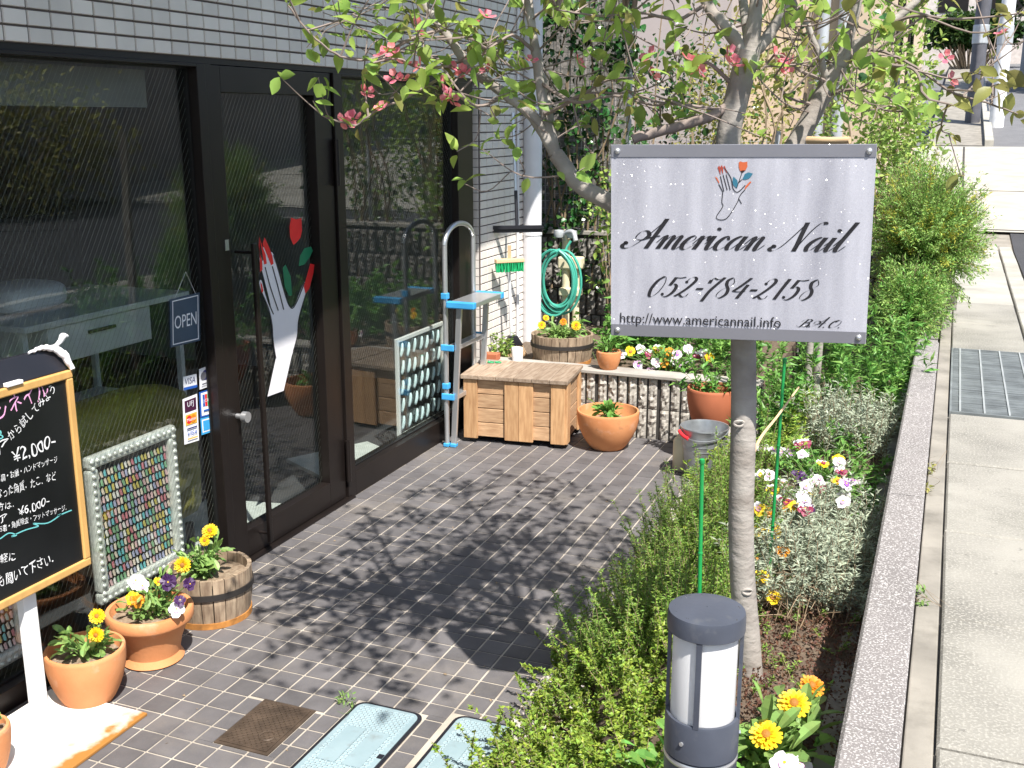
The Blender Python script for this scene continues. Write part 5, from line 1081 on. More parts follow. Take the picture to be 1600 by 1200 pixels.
def dome(name, label, cat, c, r, base, ns, nn, ln, wd, mat, mat2=None, f2=.1, hang=.0):
    """dense shrub: arching shoots from the heart of an ellipsoid to its surface, fine leaves along their outer part"""
    c, r, base = np.array(c), np.array(r), np.array(base); t = thing(name, label, cat, base); m = MB(); Lp, Ld, sel = [], [], []
    for k in range(ns):
        d = rng.normal(size=3); d[2] = d[2] * .9 + .25; d /= np.linalg.norm(d); e = c + d * r * random.uniform(.55, 1.08); s0 = c + d * r * .15 - [0, 0, r[2] * .3]
        q = cr([s0, (s0 + e) / 2 + [0, 0, .06 * r[2]], e + [0, 0, -hang * random.random()]], 4); m.tube(q, np.linspace(.0025, .0008, len(q)), 4, cap=False)
        s = rng.uniform(.3, 1, nn) * (len(q) - 1.001); i = s.astype(int); f_ = (s - i)[:, None]; Lp.append(q[i] * (1 - f_) + q[i + 1] * f_ + rng.normal(size=(nn, 3)) * .012); Ld.append((q[-1] - q[0])[None] / np.linalg.norm(q[-1] - q[0]) + rng.normal(size=(nn, 3)) * .55); sel.append(np.full(nn, random.random() < f2))
    for k in range(9): m.tube(cr([base + rng.normal(size=3) * [.05, .05, 0], (base + c) / 2 + rng.normal(size=3) * .04, c + rng.normal(size=3) * r * .25], 4), np.linspace(.012, .005, 9), 6, cap=False)
    stuff(m.build('stems', 'drystem', t, smooth=True)); Lp, Ld, sel = np.concatenate(Lp), np.concatenate(Ld), np.concatenate(sel); m = MB(); m.leaves(Lp[~sel], Ld[~sel], ln, wd, 0)
    if mat2: m.leaves(Lp[sel], Ld[sel], ln, wd, 1)
    stuff(m.build('foliage', [mat, mat2] if mat2 else mat, t)); return t
dome('feathery_shrub', 'big feathery yellow green shrub overhanging the wall and gutter', 'shrub', (2.66, 7.5, 1.20), (.40, .62, .54), (2.55, 7.5, .3), 950, 62, .028, .0078, 'l_feather', 'l_yellow', .13)
dome('feathery_shrub', 'low feathery bush spilling over the lower wall', 'shrub', (2.60, 6.95, .84), (.26, .36, .33), (2.55, 6.95, .3), 380, 50, .028, .0076, 'l_feather', 'l_salvia', .3, .05)
bush('roadside_bush', 'dark green hedge bush behind the far guard rail', 'bush', (9.3, 7.0, 1.4), (.7, 2.6, 1.0), 4200, .12, .07, 'l_shrub', (9.3, 7.0, .6), K=60, sr=.02)
bush('roadside_bush', 'golden topped bush near the thin white lamp pole', 'bush', (9.2, 11.5, 1.5), (.7, 1.8, 1.1), 3600, .12, .07, 'l_olive', (9.2, 11.5, .6), K=50, sr=.02)
bush('hedge', 'clipped dark hedge in front of the far pinkish house', 'hedge', (3.0, 49, 5.3), (2.2, .8, .6), 5000, .22, .14, 'l_dark', (3.0, 49, 3.1), K=80, spread=.18, sr=.04)
bush('street_tree', 'dark green street tree beyond the far corner pole', 'tree', (6.5, 38, 6.4), (2.4, 2, 2.2), 5000, .3, .2, 'l_dark', (6.5, 38, 2.0), K=60, sr=.08)

# ================================================================== BOLLARD LIGHT
bc = np.array([2.447, 1.817, .30]); bl = thing('bollard_light', 'dark blue grey bollard light with white diffuser in the bed', 'bollard light', tuple(bc)); zt = 1.074; R_ = .070
m = MB(); m.lathe([(.001, .0), (R_ * .96, .0), (R_ * .97, .49), (.001, .491)], bc, 40); m.build('post', 'steel_dark', bl, auto=True)
m = MB(); m.lathe([(R_ * .9, .491), (R_ * .985, .493), (R_ * .985, .562), (R_ * .96, .568), (.0615, .568), (.0615, .55)], bc, 40); m.build('collar', 'steel_dark', bl, auto=True)
m = MB(); m.lathe([(.0590, .552), (.0595, .562), (.0595, .735), (.056, .745)], bc, 40); m.build('diffuser', 'opal', bl, smooth=True)
m = MB(); m.lathe([(.001, .735), (R_ * .98, .735), (R_ * 1.01, .737), (R_ * 1.01, .764), (R_ * .985, .772), (R_ * .6, .776), (.001, .777)], bc, 44); cp_ = m.build('cap', 'steel_dark', bl, auto=True)
for k in range(4):
    a_ = math.radians(-88 + k * 90); q = bc + np.array([R_ * .94 * math.cos(a_), R_ * .94 * math.sin(a_), 0]); m = MB(); m.bar(q + [0, 0, .566], q + [0, 0, .738], .010, .006, (math.cos(a_), math.sin(a_), 0)); m.build('strut', 'steel_dark', bl)
m = MB(); m.lathe([(R_ * .968, .478), (R_ * .99, .4815), (R_ * .99, .4855), (R_ * .968, .489)], bc, 40); m.build('seam_ring', 'alu', bl, auto=True)
for a_ in (-1.9, .2, 2.3):
    q = bc + np.array([R_ * .985 * math.cos(a_), R_ * .985 * math.sin(a_), .53]); m = MB(); m.tube([q, q + np.array([math.cos(a_), math.sin(a_), 0]) * .003], .004, 8); m.build('screw', 'alu', bl)
m = MB()
for k in range(60):
    a_, r_ = random.uniform(0, 6.28), R_ * .95 * math.sqrt(random.random()); m.lathe([(random.uniform(.0008, .0021), .0), (.0003, .0009)], bc + np.array([r_ * math.cos(a_), r_ * math.sin(a_), .7725 + .004 * (1 - r_ / R_)]), 6)
stuff(m.build('specks', 'grouting', cp_))

# ================================================================== BED PLANTS
def bedpts(n, x0, x1, y0, y1): X = rng.uniform(x0, x1, n); Y = rng.uniform(y0, y1, n); return np.stack([X, Y, bed(X, Y)], 1)
sprigs('creeping_shrub', 'small leaved creeping shrub spilling onto the tiles', 'shrub', bedpts(620, EDGE - .03, 2.24, 1.75, 3.35), .15, .6, 60, .0165, .0095, 'l_cover', curve=.9, stem='drystem', upc=.7)
sprigs('creeping_shrub', 'creeping shrub with reddish tips below the heath', 'shrub', bedpts(300, EDGE - .02, 2.2, 3.3, 4.3), .15, .55, 55, .0155, .009, 'l_cover', curve=.9, stem='drystem')
m = MB(); q = bedpts(900, EDGE - .03, 1.85, 1.9, 3.9); q[:, 2] += rng.uniform(.0, .07, 900); m.leaves(q, rdir(900, .8), .012, .012); tag(stuff(m.build('pale_blossoms', 'l_pale', None, (1.75, 2.8, .05))), 'tiny pale dry blossoms along the bed edge', 'blossom')
sprigs('heath_shrub', 'upright feathery green heath shrub left of the tree trunk', 'shrub', bedpts(430, 1.74, 2.26, 2.95, 4.0), .28, .30, 130, .015, .0042, 'l_erica', stem='drystem', curve=.4)
sprigs('heath_shrub', 'taller bright green heath shrub in front of the zinc bucket', 'shrub', bedpts(240, 1.72, 2.15, 4.0, 4.7), .33, .22, 120, .016, .0044, 'l_erica', stem='drystem', curve=.4)
sprigs('silver_lavender', 'silvery grey leaved lavender spilling toward the wall', 'plant', bedpts(330, 2.28, 2.66, 3.25, 4.15) + [0, 0, .02], .20, .4, 46, .028, .0052, 'l_silver', stem='drystem', upc=.4)
sprigs('silver_lavender', 'silvery grey plant behind the pansy clump', 'plant', bedpts(170, 2.25, 2.62, 5.0, 5.6), .26, .25, 42, .03, .006, 'l_silver', stem='drystem', upc=.4)
sprigs('salvia', 'tall bright green salvia leaning over the wall', 'plant', bedpts(66, 2.2, 2.64, 5.6, 6.6), .50, .24, 38, .066, .016, 'l_salvia')
sprigs('salvia', 'leafy green salvia beside the thin grey stems', 'plant', bedpts(38, 1.95, 2.2, 5.3, 6.4), .44, .22, 38, .06, .018, 'l_salvia')
sprigs('leafy_plant', 'low green foliage between the bucket and tree trunk', 'plant', bedpts(90, 1.75, 2.25, 4.7, 5.5), .22, .35, 34, .035, .013, 'l_cover')
sprigs('leafy_plant', 'low mixed green foliage under the long stake', 'plant', bedpts(70, 2.25, 2.62, 4.1, 5.2), .15, .4, 30, .03, .012, 'l_salvia')
fl = []
for i in range(44):
    px, py = random.uniform(1182, 1335), random.uniform(690, 800); z_ = random.uniform(.46, .60); g_ = G(px, py, z_)
    if g_[0] > 2.62: continue
    fl.append((g_, PAN[['white', 'white', 'maroon', 'white', 'face', 'lilac', 'white', 'maroon', 'yellow', 'white', 'purple'][i % 11]], 1.05, None))
calendula('clump of white and maroon pansies in front of the salvia', (2.40, 4.5, float(bed(2.40, 4.5))), .26, .19, 260, fl, 0, name='pansy_plant', leaf=.042, lm='l_salvia')
fl = [((random.uniform(2.24, 2.40), random.uniform(3.2, 4.0), .39 + random.uniform(.06, .2)), PAN[['yellow', 'orange', 'yellow'][i % 3]], .95, None) for i in range(12)]
calendula('low yellow pansies at the foot of the tree trunk', (2.32, 3.5, .38), .18, .12, 140, fl, 0, name='pansy_plant', leaf=.04, lm='l_cal')
m = MB(); q = bedpts(3600, 2.24, 2.66, 2.5, 3.4); q[:, 2] += rng.uniform(0, .04, 3600); m.leaves(q, rdir(3600, .9), .013, .008); tag(stuff(m.build('sedum_mat', 'l_sedum', None, (2.45, 2.9, .38))), 'dark red sedum covering the soil near the trunk', 'sedum')
sprigs('low_sprigs', 'low green sprigs on the bare soil beside the trunk', 'plant', bedpts(60, 2.26, 2.62, 2.7, 3.3), .07, .6, 22, .016, .006, 'l_erica', stem='drystem')
m = MB()
for k in range(150):
    x_, y_ = random.uniform(2.36, 2.6), random.uniform(3.2, 3.6); a_ = random.uniform(0, 6.3); m.tube(cr([(x_, y_, .39), (x_ + .04 * math.cos(a_), y_ + .04 * math.sin(a_), .39 + random.uniform(.03, .13)), (x_ + .12 * math.cos(a_), y_ + .12 * math.sin(a_), .40 + random.uniform(0, .12))], 4), .0013, 4, cap=False)
tag(stuff(m.build('dry_twigs', 'drystem', None, (2.48, 3.4, .39))), 'tangle of dry brown twigs under the lavender', 'twigs')
calendula('calendula with big yellow blooms beside the bollard light', (2.50, 2.44, .37), .17, .15, 190, [(G(1240, 1101, .545), CAL[0], 1.45, (.1, -.6, .9)), (G(1197, 1150, .53), CAL[1], 1.4, (.0, -.6, .9)), (G(1268, 1073, .53), CALO, 1.2, (.2, -.4, .8)), (G(1226, 1194, .52), PAN['white'], 1.3, (0, -.5, .9)), (G(1248, 1197, .50), PAN['white'], 1.2, (.2, -.5, .9))], 2, leaf=.085)
calendula('leafy green rosette in the shade left of the bollard light', (2.30, 2.30, .36), .13, .14, 110, [], 0, name='leafy_plant', leaf=.07, lm='l_salvia')
bush('low_weed', 'tiny weed sprouting beside the blue cover', 'weed', (1.035, 2.875, .022), (.028, .02, .018), 40, .02, .007, 'l_cal', (1.035, 2.875, 0), K=6, sr=.0012, stem='stem')
for i, (px, py, lab) in enumerate(((1450, 735, 'dry orange leaf litter at the wall foot by the slab'), (1437, 940, 'small green weed in the crack at the wall foot'), (1440, 765, 'little yellow weed in the gutter crack'))):
    p = G(px, py, .632); bush('low_weed', lab, 'weed', (p[0], p[1], .645), (.03, .05, .012), 36, .02, .010, 'l_olive' if i != 1 else 'l_cal', (p[0], p[1], .628), K=5, sr=.001)
# green stakes
for i, (a_, b_, D0, lab) in enumerate((((1097, 720), (1093, 925), 2.62, 'short green plant stake left of the tree trunk'), ((1226, 562), (1203, 880), 3.35, 'long green plant stake right of the tree trunk'))):
    p, q = FH(*a_, D0), FH(*b_, D0); q = q + (q - p) / np.linalg.norm(q - p) * max(0, (q[2] - .36)); t = thing('plant_stake', lab, 'stake', tuple(q)); m = MB(); m.tube([q, p], .0055, 8); m.build('rod', 'green_stake', t, smooth=True)
    m = MB(); m.lathe([(.0056, -.01), (.0075, -.006), (.007, .004), (.001, .007)], p, 8); m.build('tip', 'green_stake', t, smooth=True)
    for f_ in (.33, .66): m = MB(); m.lathe([(.0056, -.004), (.0072, 0), (.0056, .004)], p * f_ + q * (1 - f_), 8); m.build('node', 'green_stake', t, smooth=True)
m = MB(); m.tube(cr([FH(1165, 745, 3.0), FH(1185, 690, 3.1), FH(1215, 650, 3.3), FH(1248, 605, 3.4)], 5), np.linspace(.006, .003, 16), 6); tag(m.build('dry_cane', 'palewood', None, FH(1165, 745, 3.0), smooth=True), 'thin yellowish cane leaning on the long green stake', 'cane')
for k, px in enumerate((1262, 1276)):
    p = FH(px, 580, 5.6); t = thing('sapling_stem', ['thin grey stem rising behind the name board beside the long green stake', 'second thin grey stem behind the name board on the wall side'][k], 'sapling', (p[0], p[1], .38), 'pair of thin grey stems behind the sign'); m = MB(); m.tube([(p[0], p[1], .36), (p[0] + .01, p[1], 1.3), (p[0], p[1] + .02, 1.85)], [.021, .018, .012], 8); m.build('stem', 'bark', t, smooth=True)

m = MB(); n = 46; q = np.stack([rng.uniform(.1, 1.6, n), rng.uniform(2.3, 6.1, n), np.full(n, .002)], 1); q[:24, 0] = rng.uniform(1.2, 1.62, 24); d_ = rng.normal(size=(n, 3)) * [1, 1, .12]; m.leaves(q, d_, .014, .008, 0, .3, .05)
tag(stuff(m.build('leaf_litter', 'drystem', None, (.9, 4, 0))), 'few dry leaf scraps scattered over the terrace tiles', 'leaf litter')
# ================================================================== DOGWOOD TREE
D0 = 2.83
trunk_px = [(1174, 1085), (1168, 1000), (1160, 900), (1158, 800), (1161, 690), (1162, 600), (1160, 500), (1150, 400), (1140, 300), (1138, 215), (1152, 150), (1170, 80)]
tb = FH(1172, 1062, D0); tree = thing('dogwood_tree', 'pink flowering dogwood tree with grey trunk behind the name board', 'tree', (tb[0], tb[1], .37))
def limb(m, pxs, r0, r1, n=10, sub=5, ret=True, jit=0.):
    P = np.array([FH(*q) if len(q) == 3 else FH(*q, D0) for q in pxs]); C_ = cr(P, sub); rr = np.linspace(r0, r1, len(C_)); 
    if jit: C_ = C_ + rng.normal(size=C_.shape) * jit; rr = rr * rng.uniform(.97, 1.03, len(rr))
    m.tube(C_, rr, n, cap=True); return C_, rr
m = MB(); C_, _ = limb(m, trunk_px, .0365, .030, 18, 6)
for px, py in ((1155, 662), (1168, 925)):
    q = FH(px, py, D0 - .037); t_ = np.linspace(0, 2 * math.pi, 13); m.tube([q + RT * (.013 * math.cos(a_)) + np.array([0, 0, .008 * math.sin(a_)]) + FHD * (.004 * math.cos(a_) ** 2) for a_ in t_], .0035, 6, cap=False)
m.build('trunk', 'bark', tree, smooth=True)
limbs = [  # pixel path with horizontal distance, start and end radius
    ([(1150, 440, 2.83), (1060, 375, 2.90), (960, 320, 2.96), (905, 288, 2.98), (868, 240, 3.0)], .026, .021),
    ([(868, 240, 3.0), (832, 182, 3.02), (780, 140, 3.05), (738, 108, 3.06), (692, 45, 3.08), (640, -30, 3.1), (600, -160, 3.1), (560, -320, 3.1)], .017, .007),
    ([(868, 242, 3.0), (852, 175, 3.02), (838, 90, 3.05), (826, 0, 3.1), (810, -120, 3.2), (790, -300, 3.25)], .017, .006),
    ([(1150, 430, 2.86), (1190, 320, 2.95), (1245, 222, 3.0), (1290, 140, 3.02), (1310, 105, 3.02)], .030, .024),
    ([(1308, 112, 3.02), (1325, 60, 3.02), (1340, 0, 3.0), (1355, -120, 3.0), (1360, -300, 3.0)], .017, .008),
    ([(1305, 112, 3.02), (1340, 70, 3.0), (1385, 40, 2.95), (1440, -10, 2.95), (1500, -120, 2.95), (1560, -260, 2.95)], .015, .006),
    ([(1292, 140, 3.02), (1285, 100, 3.0), (1262, 40, 3.0), (1235, -20, 3.0), (1220, -200, 3.0)], .011, .005),
    ([(1168, 90, 2.83), (1140, 50, 2.85), (1105, 5, 2.9), (1060, -100, 3.0), (1010, -260, 3.05)], .021, .008),
    ([(1172, 85, 2.83), (1178, 40, 2.83), (1182, -10, 2.85), (1185, -160, 2.88), (1195, -400, 2.9)], .023, .008),
    ([(1174, 85, 2.83), (1198, 60, 2.85), (1215, 30, 2.86), (1235, -20, 2.88), (1270, -180, 2.9), (1300, -340, 2.92)], .018, .007),
    ([(1172, 80, 2.83), (1150, -60, 3.2), (1100, -200, 3.5), (1050, -260, 3.8)], .014, .006),
    ([(868, 238, 3.0), (840, 80, 3.2), (800, -60, 3.5), (780, -160, 3.7)], .011, .005)]
LC = []
for pth, r0, r1 in limbs: m = MB(); C_, rr = limb(m, pth, r0, r1, 10, 6, jit=.0008); m.build('branch', 'bark', tree, smooth=True); LC.append((C_, rr))
m = MB(); limb(m, [(988, 217, 2.80), (1050, 200, 2.80), (1100, 186, 2.80), (1142, 165, 2.83)], .013, .012, 8, 5, jit=.001); m.build('broken_branch', 'twig', tree, smooth=True)
m = MB(); limb(m, [(1262, 219, 2.80), (1300, 220, 2.75), (1328, 219, 2.72)], .010, .009, 10); m.build('cut_branch', 'palewood', tree, smooth=True)
# twigs: guided ones seen in the photo, then random ones
tw = MB(); ends = []; fl_ends = []
guided = [([(735, 108, 3.06), (690, 122, 3.03), (640, 150, 3.0), (590, 172, 2.97), (556, 196, 2.95)], 1), ([(690, 45, 3.08), (640, 62, 3.05), (590, 90, 3.02), (545, 92, 3.0), (515, 78, 2.98), (480, 48, 2.96), (450, 8, 2.94)], 0),
          ([(725, 95, 3.06), (665, 108, 3.0), (620, 92, 2.97), (575, 100, 2.95)], 1), ([(790, 150, 3.05), (745, 165, 3.0), (700, 140, 2.95), (690, 160, 2.92)], 1), ([(760, 128, 3.05), (700, 105, 3.0), (660, 118, 2.98)], 1),
          ([(835, 80, 3.05), (800, 55, 3.0), (760, 75, 2.96), (730, 40, 2.92)], 1), ([(850, 180, 3.0), (905, 150, 2.9), (950, 125, 2.85), (1000, 120, 2.8)], 0), ([(845, 130, 3.03), (900, 160, 2.9), (960, 150, 2.85), (1030, 165, 2.8), (1060, 140, 2.78)], 1),
          ([(1140, 175, 2.83), (1080, 165, 2.8), (1030, 160, 2.78), (980, 140, 2.75)], 0), ([(1105, 5, 2.9), (1060, 30, 2.85), (1000, 20, 2.8), (940, 25, 2.8), (870, 15, 2.8)], 0), ([(1320, 100, 3.02), (1360, 78, 2.95), (1420, 98, 2.9), (1480, 140, 2.85), (1540, 160, 2.8), (1590, 178, 2.75)], 0),
          ([(1370, 45, 2.97), (1430, 25, 2.9), (1500, 30, 2.85), (1600, 20, 2.8)], 0), ([(1330, 95, 3.0), (1380, 100, 2.9), (1430, 110, 2.85), (1445, 150, 2.82), (1490, 165, 2.8)], 0), ([(1275, 165, 3.02), (1230, 150, 2.95), (1210, 120, 2.9)], 1),
          ([(1300, 130, 3.02), (1250, 110, 2.95), (1215, 85, 2.9), (1190, 110, 2.88)], 1), ([(1142, 130, 2.83), (1110, 100, 2.8), (1080, 95, 2.78), (1070, 110, 2.76)], 1), ([(1290, 150, 3.02), (1330, 140, 2.95), (1380, 150, 2.9), (1420, 175, 2.88)], 0)]
for pth, isf in guided:
    C_, rr = limb(tw, pth, .0055, .0022, 6, 5, jit=.0008); LC.append((C_, rr)); 
    for f_ in (.4, .65, .88): ends.append((C_[int(f_ * (len(C_) - 1))], 2, isf))
    ends.append((C_[-1], 3, isf)); 
    if isf: fl_ends += [C_[-1], C_[int(.6 * len(C_))]]
TLs = FH(955, 226, 2.76); s_u = np.array([math.cos(math.radians(9.5)), math.sin(math.radians(9.5)), 0]); s_n = np.array([s_u[1], -s_u[0], 0]); SV = np.array(SUN)
def shades_sign(p):
    """would this point throw its shadow on the name board, or hang in front of it?"""
    k = ((p - TLs) @ s_n) / (SV @ s_n)
    if k > 0:
        q = p - SV * k - TLs
        if -.06 < q @ s_u < .69 and -.54 < q[2] < .05: return True
    s = proj(p); return 935 < s[0] < 1385 and 215 < s[1] < 560 and s[2] < 2.95
def land(p): return p - SV * (p[2] / SV[2])                # where its shadow meets the terrace
def twig(p, L_, d, r=.003):
    q = cr([p, p + d * L_ * .5 + rng.normal(size=3) * .02, p + d * L_ + np.array([0, 0, .05 * L_ / .3])], 4)
    if any(shades_sign(x_) for x_ in q): return None
    tw.tube(q, np.linspace(r, .0013, len(q)), 5, cap=False); return q
for C_, rr in list(LC):
    for k in range(3 if rr[0] < .007 else 7):
        i = random.randrange(int(len(C_) * .3), len(C_)); p = C_[i]; d = rng.normal(size=3) * [1, 1, .6] + [0, 0, .25]; d /= np.linalg.norm(d); q = twig(p, random.uniform(.12, .34), d)
        if q is None: continue
        ends += [(q[-1], 3, 0), (q[len(q) // 2], 1, 0)]
        for s in range(2):
            d2 = d + rng.normal(size=3) * .7; d2 /= np.linalg.norm(d2); b_ = q[random.randrange(3, len(q))]; q2 = twig(b_, random.uniform(.06, .16), d2, .0018)
            if q2 is not None: ends.append((q2[-1], 3, 0))
# the high crown that dapples the terrace
ALLP = np.concatenate([c_ for c_, r_ in LC])
for k in range(205):
    T_ = np.array([random.triangular(.15, 1.75, .95), random.triangular(2.75, 5.5, 3.9), 0.]); z_ = random.uniform(2.45, 3.5); p = T_ + SV * (z_ / SV[2])
    if shades_sign(p): continue
    a0 = ALLP[np.argmin(np.linalg.norm((ALLP - p) * [1, 1, 1.3] + [0, 0, .15], axis=1))]; q = cr([a0, (a0 + p) / 2 + rng.normal(size=3) * .05 + [0, 0, .03], p], 5)
    if any(shades_sign(x_) for x_ in q): continue
    tw.tube(q, np.linspace(.0048, .0015, len(q)), 5, cap=False)
    for e in range(4): ends.append((p + rng.normal(size=3) * .07, 3, 0))
stuff(tw.build('twigs', 'twig', tree, smooth=True))
P_, D_, red = [], [], []
for p, k, isf in ends:
    for j in range(k):
        d = rng.normal(size=3) + [0, 0, -.1]; d /= np.linalg.norm(d); pp = p + rng.normal(size=3) * .008; s = proj(pp)
        if shades_sign(pp) or shades_sign(pp + d * .05): continue
        if 1090 < s[0] < 1360 and 20 < s[1] < 220 and random.random() < .5: continue        # the forks stay in view
        if land(pp)[1] > 5.7 and pp[2] > 2.4: continue
        P_.append(pp); D_.append(d); red.append(p[0] > 2.75 or random.random() < .15)
P_, D_, red = np.array(P_), np.array(D_), np.array(red); m = MB(); m.ovate(P_[~red], D_[~red], .052, .030, 0); m.ovate(P_[red], D_[red], .050, .030, 1); stuff(m.build('crown', ['l_dog', 'l_dogred'], tree, smooth=True))
bm = MB()
for k in range(4):
    a_ = k * math.pi / 2; X = np.array([math.cos(a_), math.sin(a_), 0]); Y = np.array([-X[1], X[0], 0]); Z = np.array([0, 0, 1.])
    bm.add([X * .003, X * .014 + Y * .0105 + Z * .004, X * .024 + Y * .008 + Z * .010, X * .026 + Z * .0085, X * .024 - Y * .008 + Z * .010, X * .014 - Y * .0105 + Z * .004, X * .014 + Z * .001], [(0, 6, 1), (1, 6, 2), (2, 6, 3), (3, 6, 4), (4, 6, 5), (5, 6, 0)], 0)
bm.lathe([(.004, .001), (.0045, .004), (.001, .006)], (0, 0, 0), 8, 1); bme = bm.mesh('blossom', ['pink', 'l_cal'])
seen = [(650, 42, 3.0), (740, 38, 2.95), (760, 25, 2.95), (598, 85, 2.97), (610, 80, 2.97), (632, 100, 2.96), (655, 102, 2.96), (615, 122, 2.96), (630, 124, 2.96), (573, 145, 2.96), (596, 168, 2.96), (540, 190, 2.95), (552, 186, 2.95), (690, 130, 2.93), (700, 148, 2.92), (707, 158, 2.92), (715, 108, 2.98), (725, 115, 2.98), (738, 90, 3.0), (760, 110, 2.98), (830, 95, 3.0), (1015, 88, 2.8), (1080, 95, 2.78), (1090, 105, 2.77), (1085, 112, 2.77), (1140, 85, 2.8), (1145, 100, 2.78), (1215, 90, 2.9), (1225, 105, 2.9), (1235, 100, 2.9), (1020, 118, 2.8), (1478, 90, 2.85), (1485, 125, 2.85), (1565, 52, 2.85), (905, 98, 2.85)]
for px, py, D in seen:
    p = FH(px, py, D); s = random.uniform(.75, 1.15)
    inst(bme, 'blossom', tree, tuple(p - root_loc(tree)), (random.uniform(-1.2, 1.2), random.uniform(-1.2, 1.2), random.uniform(0, 6)), (s, s, s))

# ================================================================== NAME BOARD
SA = math.radians(9.5); TLc = FH(955, 226, 2.76); SW, SHH = .632, .483
su = np.array([math.cos(SA), math.sin(SA), 0]); sn = np.array([math.sin(SA), -math.cos(SA), 0]); roll = math.radians(-1.2)
sr_ = su * math.cos(roll) + zz * math.sin(roll) * -0 ; sd = -zz * math.cos(roll) + su * math.sin(-roll); sr_ = su * math.cos(roll) + zz * math.sin(-roll) * 0.35
sr_ /= np.linalg.norm(sr_); S = lambda a, b, e=0.: TLc + sr_ * (a * SW) + sd * (b * SHH) + sn * e
sg = thing('name_board', 'silver perforated shop name board with black script lettering', 'sign', tuple(S(.5, 1)))
def plate(name, mat, u0, v0, u1, v1, e0, e1, par=sg, bev=0.):
    m = MB(); V = [S(u0, v0, e0), S(u1, v0, e0), S(u1, v1, e0), S(u0, v1, e0), S(u0, v0, e1), S(u1, v0, e1), S(u1, v1, e1), S(u0, v1, e1)]
    m.add(V, [(0, 1, 2, 3), (7, 6, 5, 4), (0, 4, 5, 1), (1, 5, 6, 2), (2, 6, 7, 3), (3, 7, 4, 0)]); return m.build(name, mat, par, bevel=bev)
plate('case', 'signbox', .004, .004, .996, .996, -.034, -.0035, bev=.002); face = plate('face', 'sign', 0, 0, 1, 1, -.003, 0.)
plate('band', 'signbar', .0015, .002, .9985, .062, .0006, .002, face); plate('band', 'signbar', .0015, .938, .9985, .998, .0006, .002, face)
for a_, b_ in ((.025, .032), (.973, .034), (.027, .968), (.972, .966)):
    c = S(a_, b_, .002); m = MB(); m.lathe([(.0075, 0), (.0075, .003), (.005, .006), (.0005, .007)], (0, 0, 0), 14); V = m.v[-1]; m.v[-1] = V[:, [0]] * sr_ + V[:, [1]] * zz + V[:, [2]] * sn + c; m.build('screw', 'alu', sg, auto=True)
for a_ in (.46, .56):                                     # brackets to the trunk
    m = MB(); m.bar(S(a_, .3, -.035), S(a_, .3, -.035) - sn * .05, .02, .03); m.build('bracket', 'hoop', sg)
# --- copperplate lettering: pen strokes, thick on the way down
SHEAR = .48
def pen(strokes, x0, thick, hair=.10):
    """list of control-point strokes -> list of quads in glyph space"""
    Q = []
    for st_ in strokes:
        if len(st_) == 1:
            x, y, r = st_[0]; t = np.linspace(0, 2 * math.pi, 13)[:-1]; Q.append(np.stack([x0 + x + SHEAR * y + r * np.cos(t), y + r * np.sin(t)], 1)); continue
        C_ = cr(st_, 8); T_ = np.gradient(C_, axis=0); T_ /= np.linalg.norm(T_, axis=1)[:, None] + 1e-9; dn = np.clip(-T_[:, 1], 0, 1) ** 1.5; dn = np.convolve(np.pad(dn, 2, 'edge'), np.ones(5) / 5, 'valid')
        wd = thick * (hair + (1 - hair) * dn); L_ = C_ + np.stack([-wd / 2, wd * 0], 1); R2 = C_ + np.stack([wd / 2, wd * 0], 1)
        hz = np.abs(T_[:, 0])[:, None] * hair * thick * .5; L_[:, 1:] -= hz * np.sign(T_[:, [0]]); R2[:, 1:] += hz * np.sign(T_[:, [0]])
        f_ = lambda a: np.stack([x0 + a[:, 0] + SHEAR * a[:, 1], a[:, 1]], 1); L_, R2 = f_(L_), f_(R2)
        for i in range(len(C_) - 1): Q.append(np.array([L_[i], R2[i], R2[i + 1], L_[i + 1]]))
    return Q
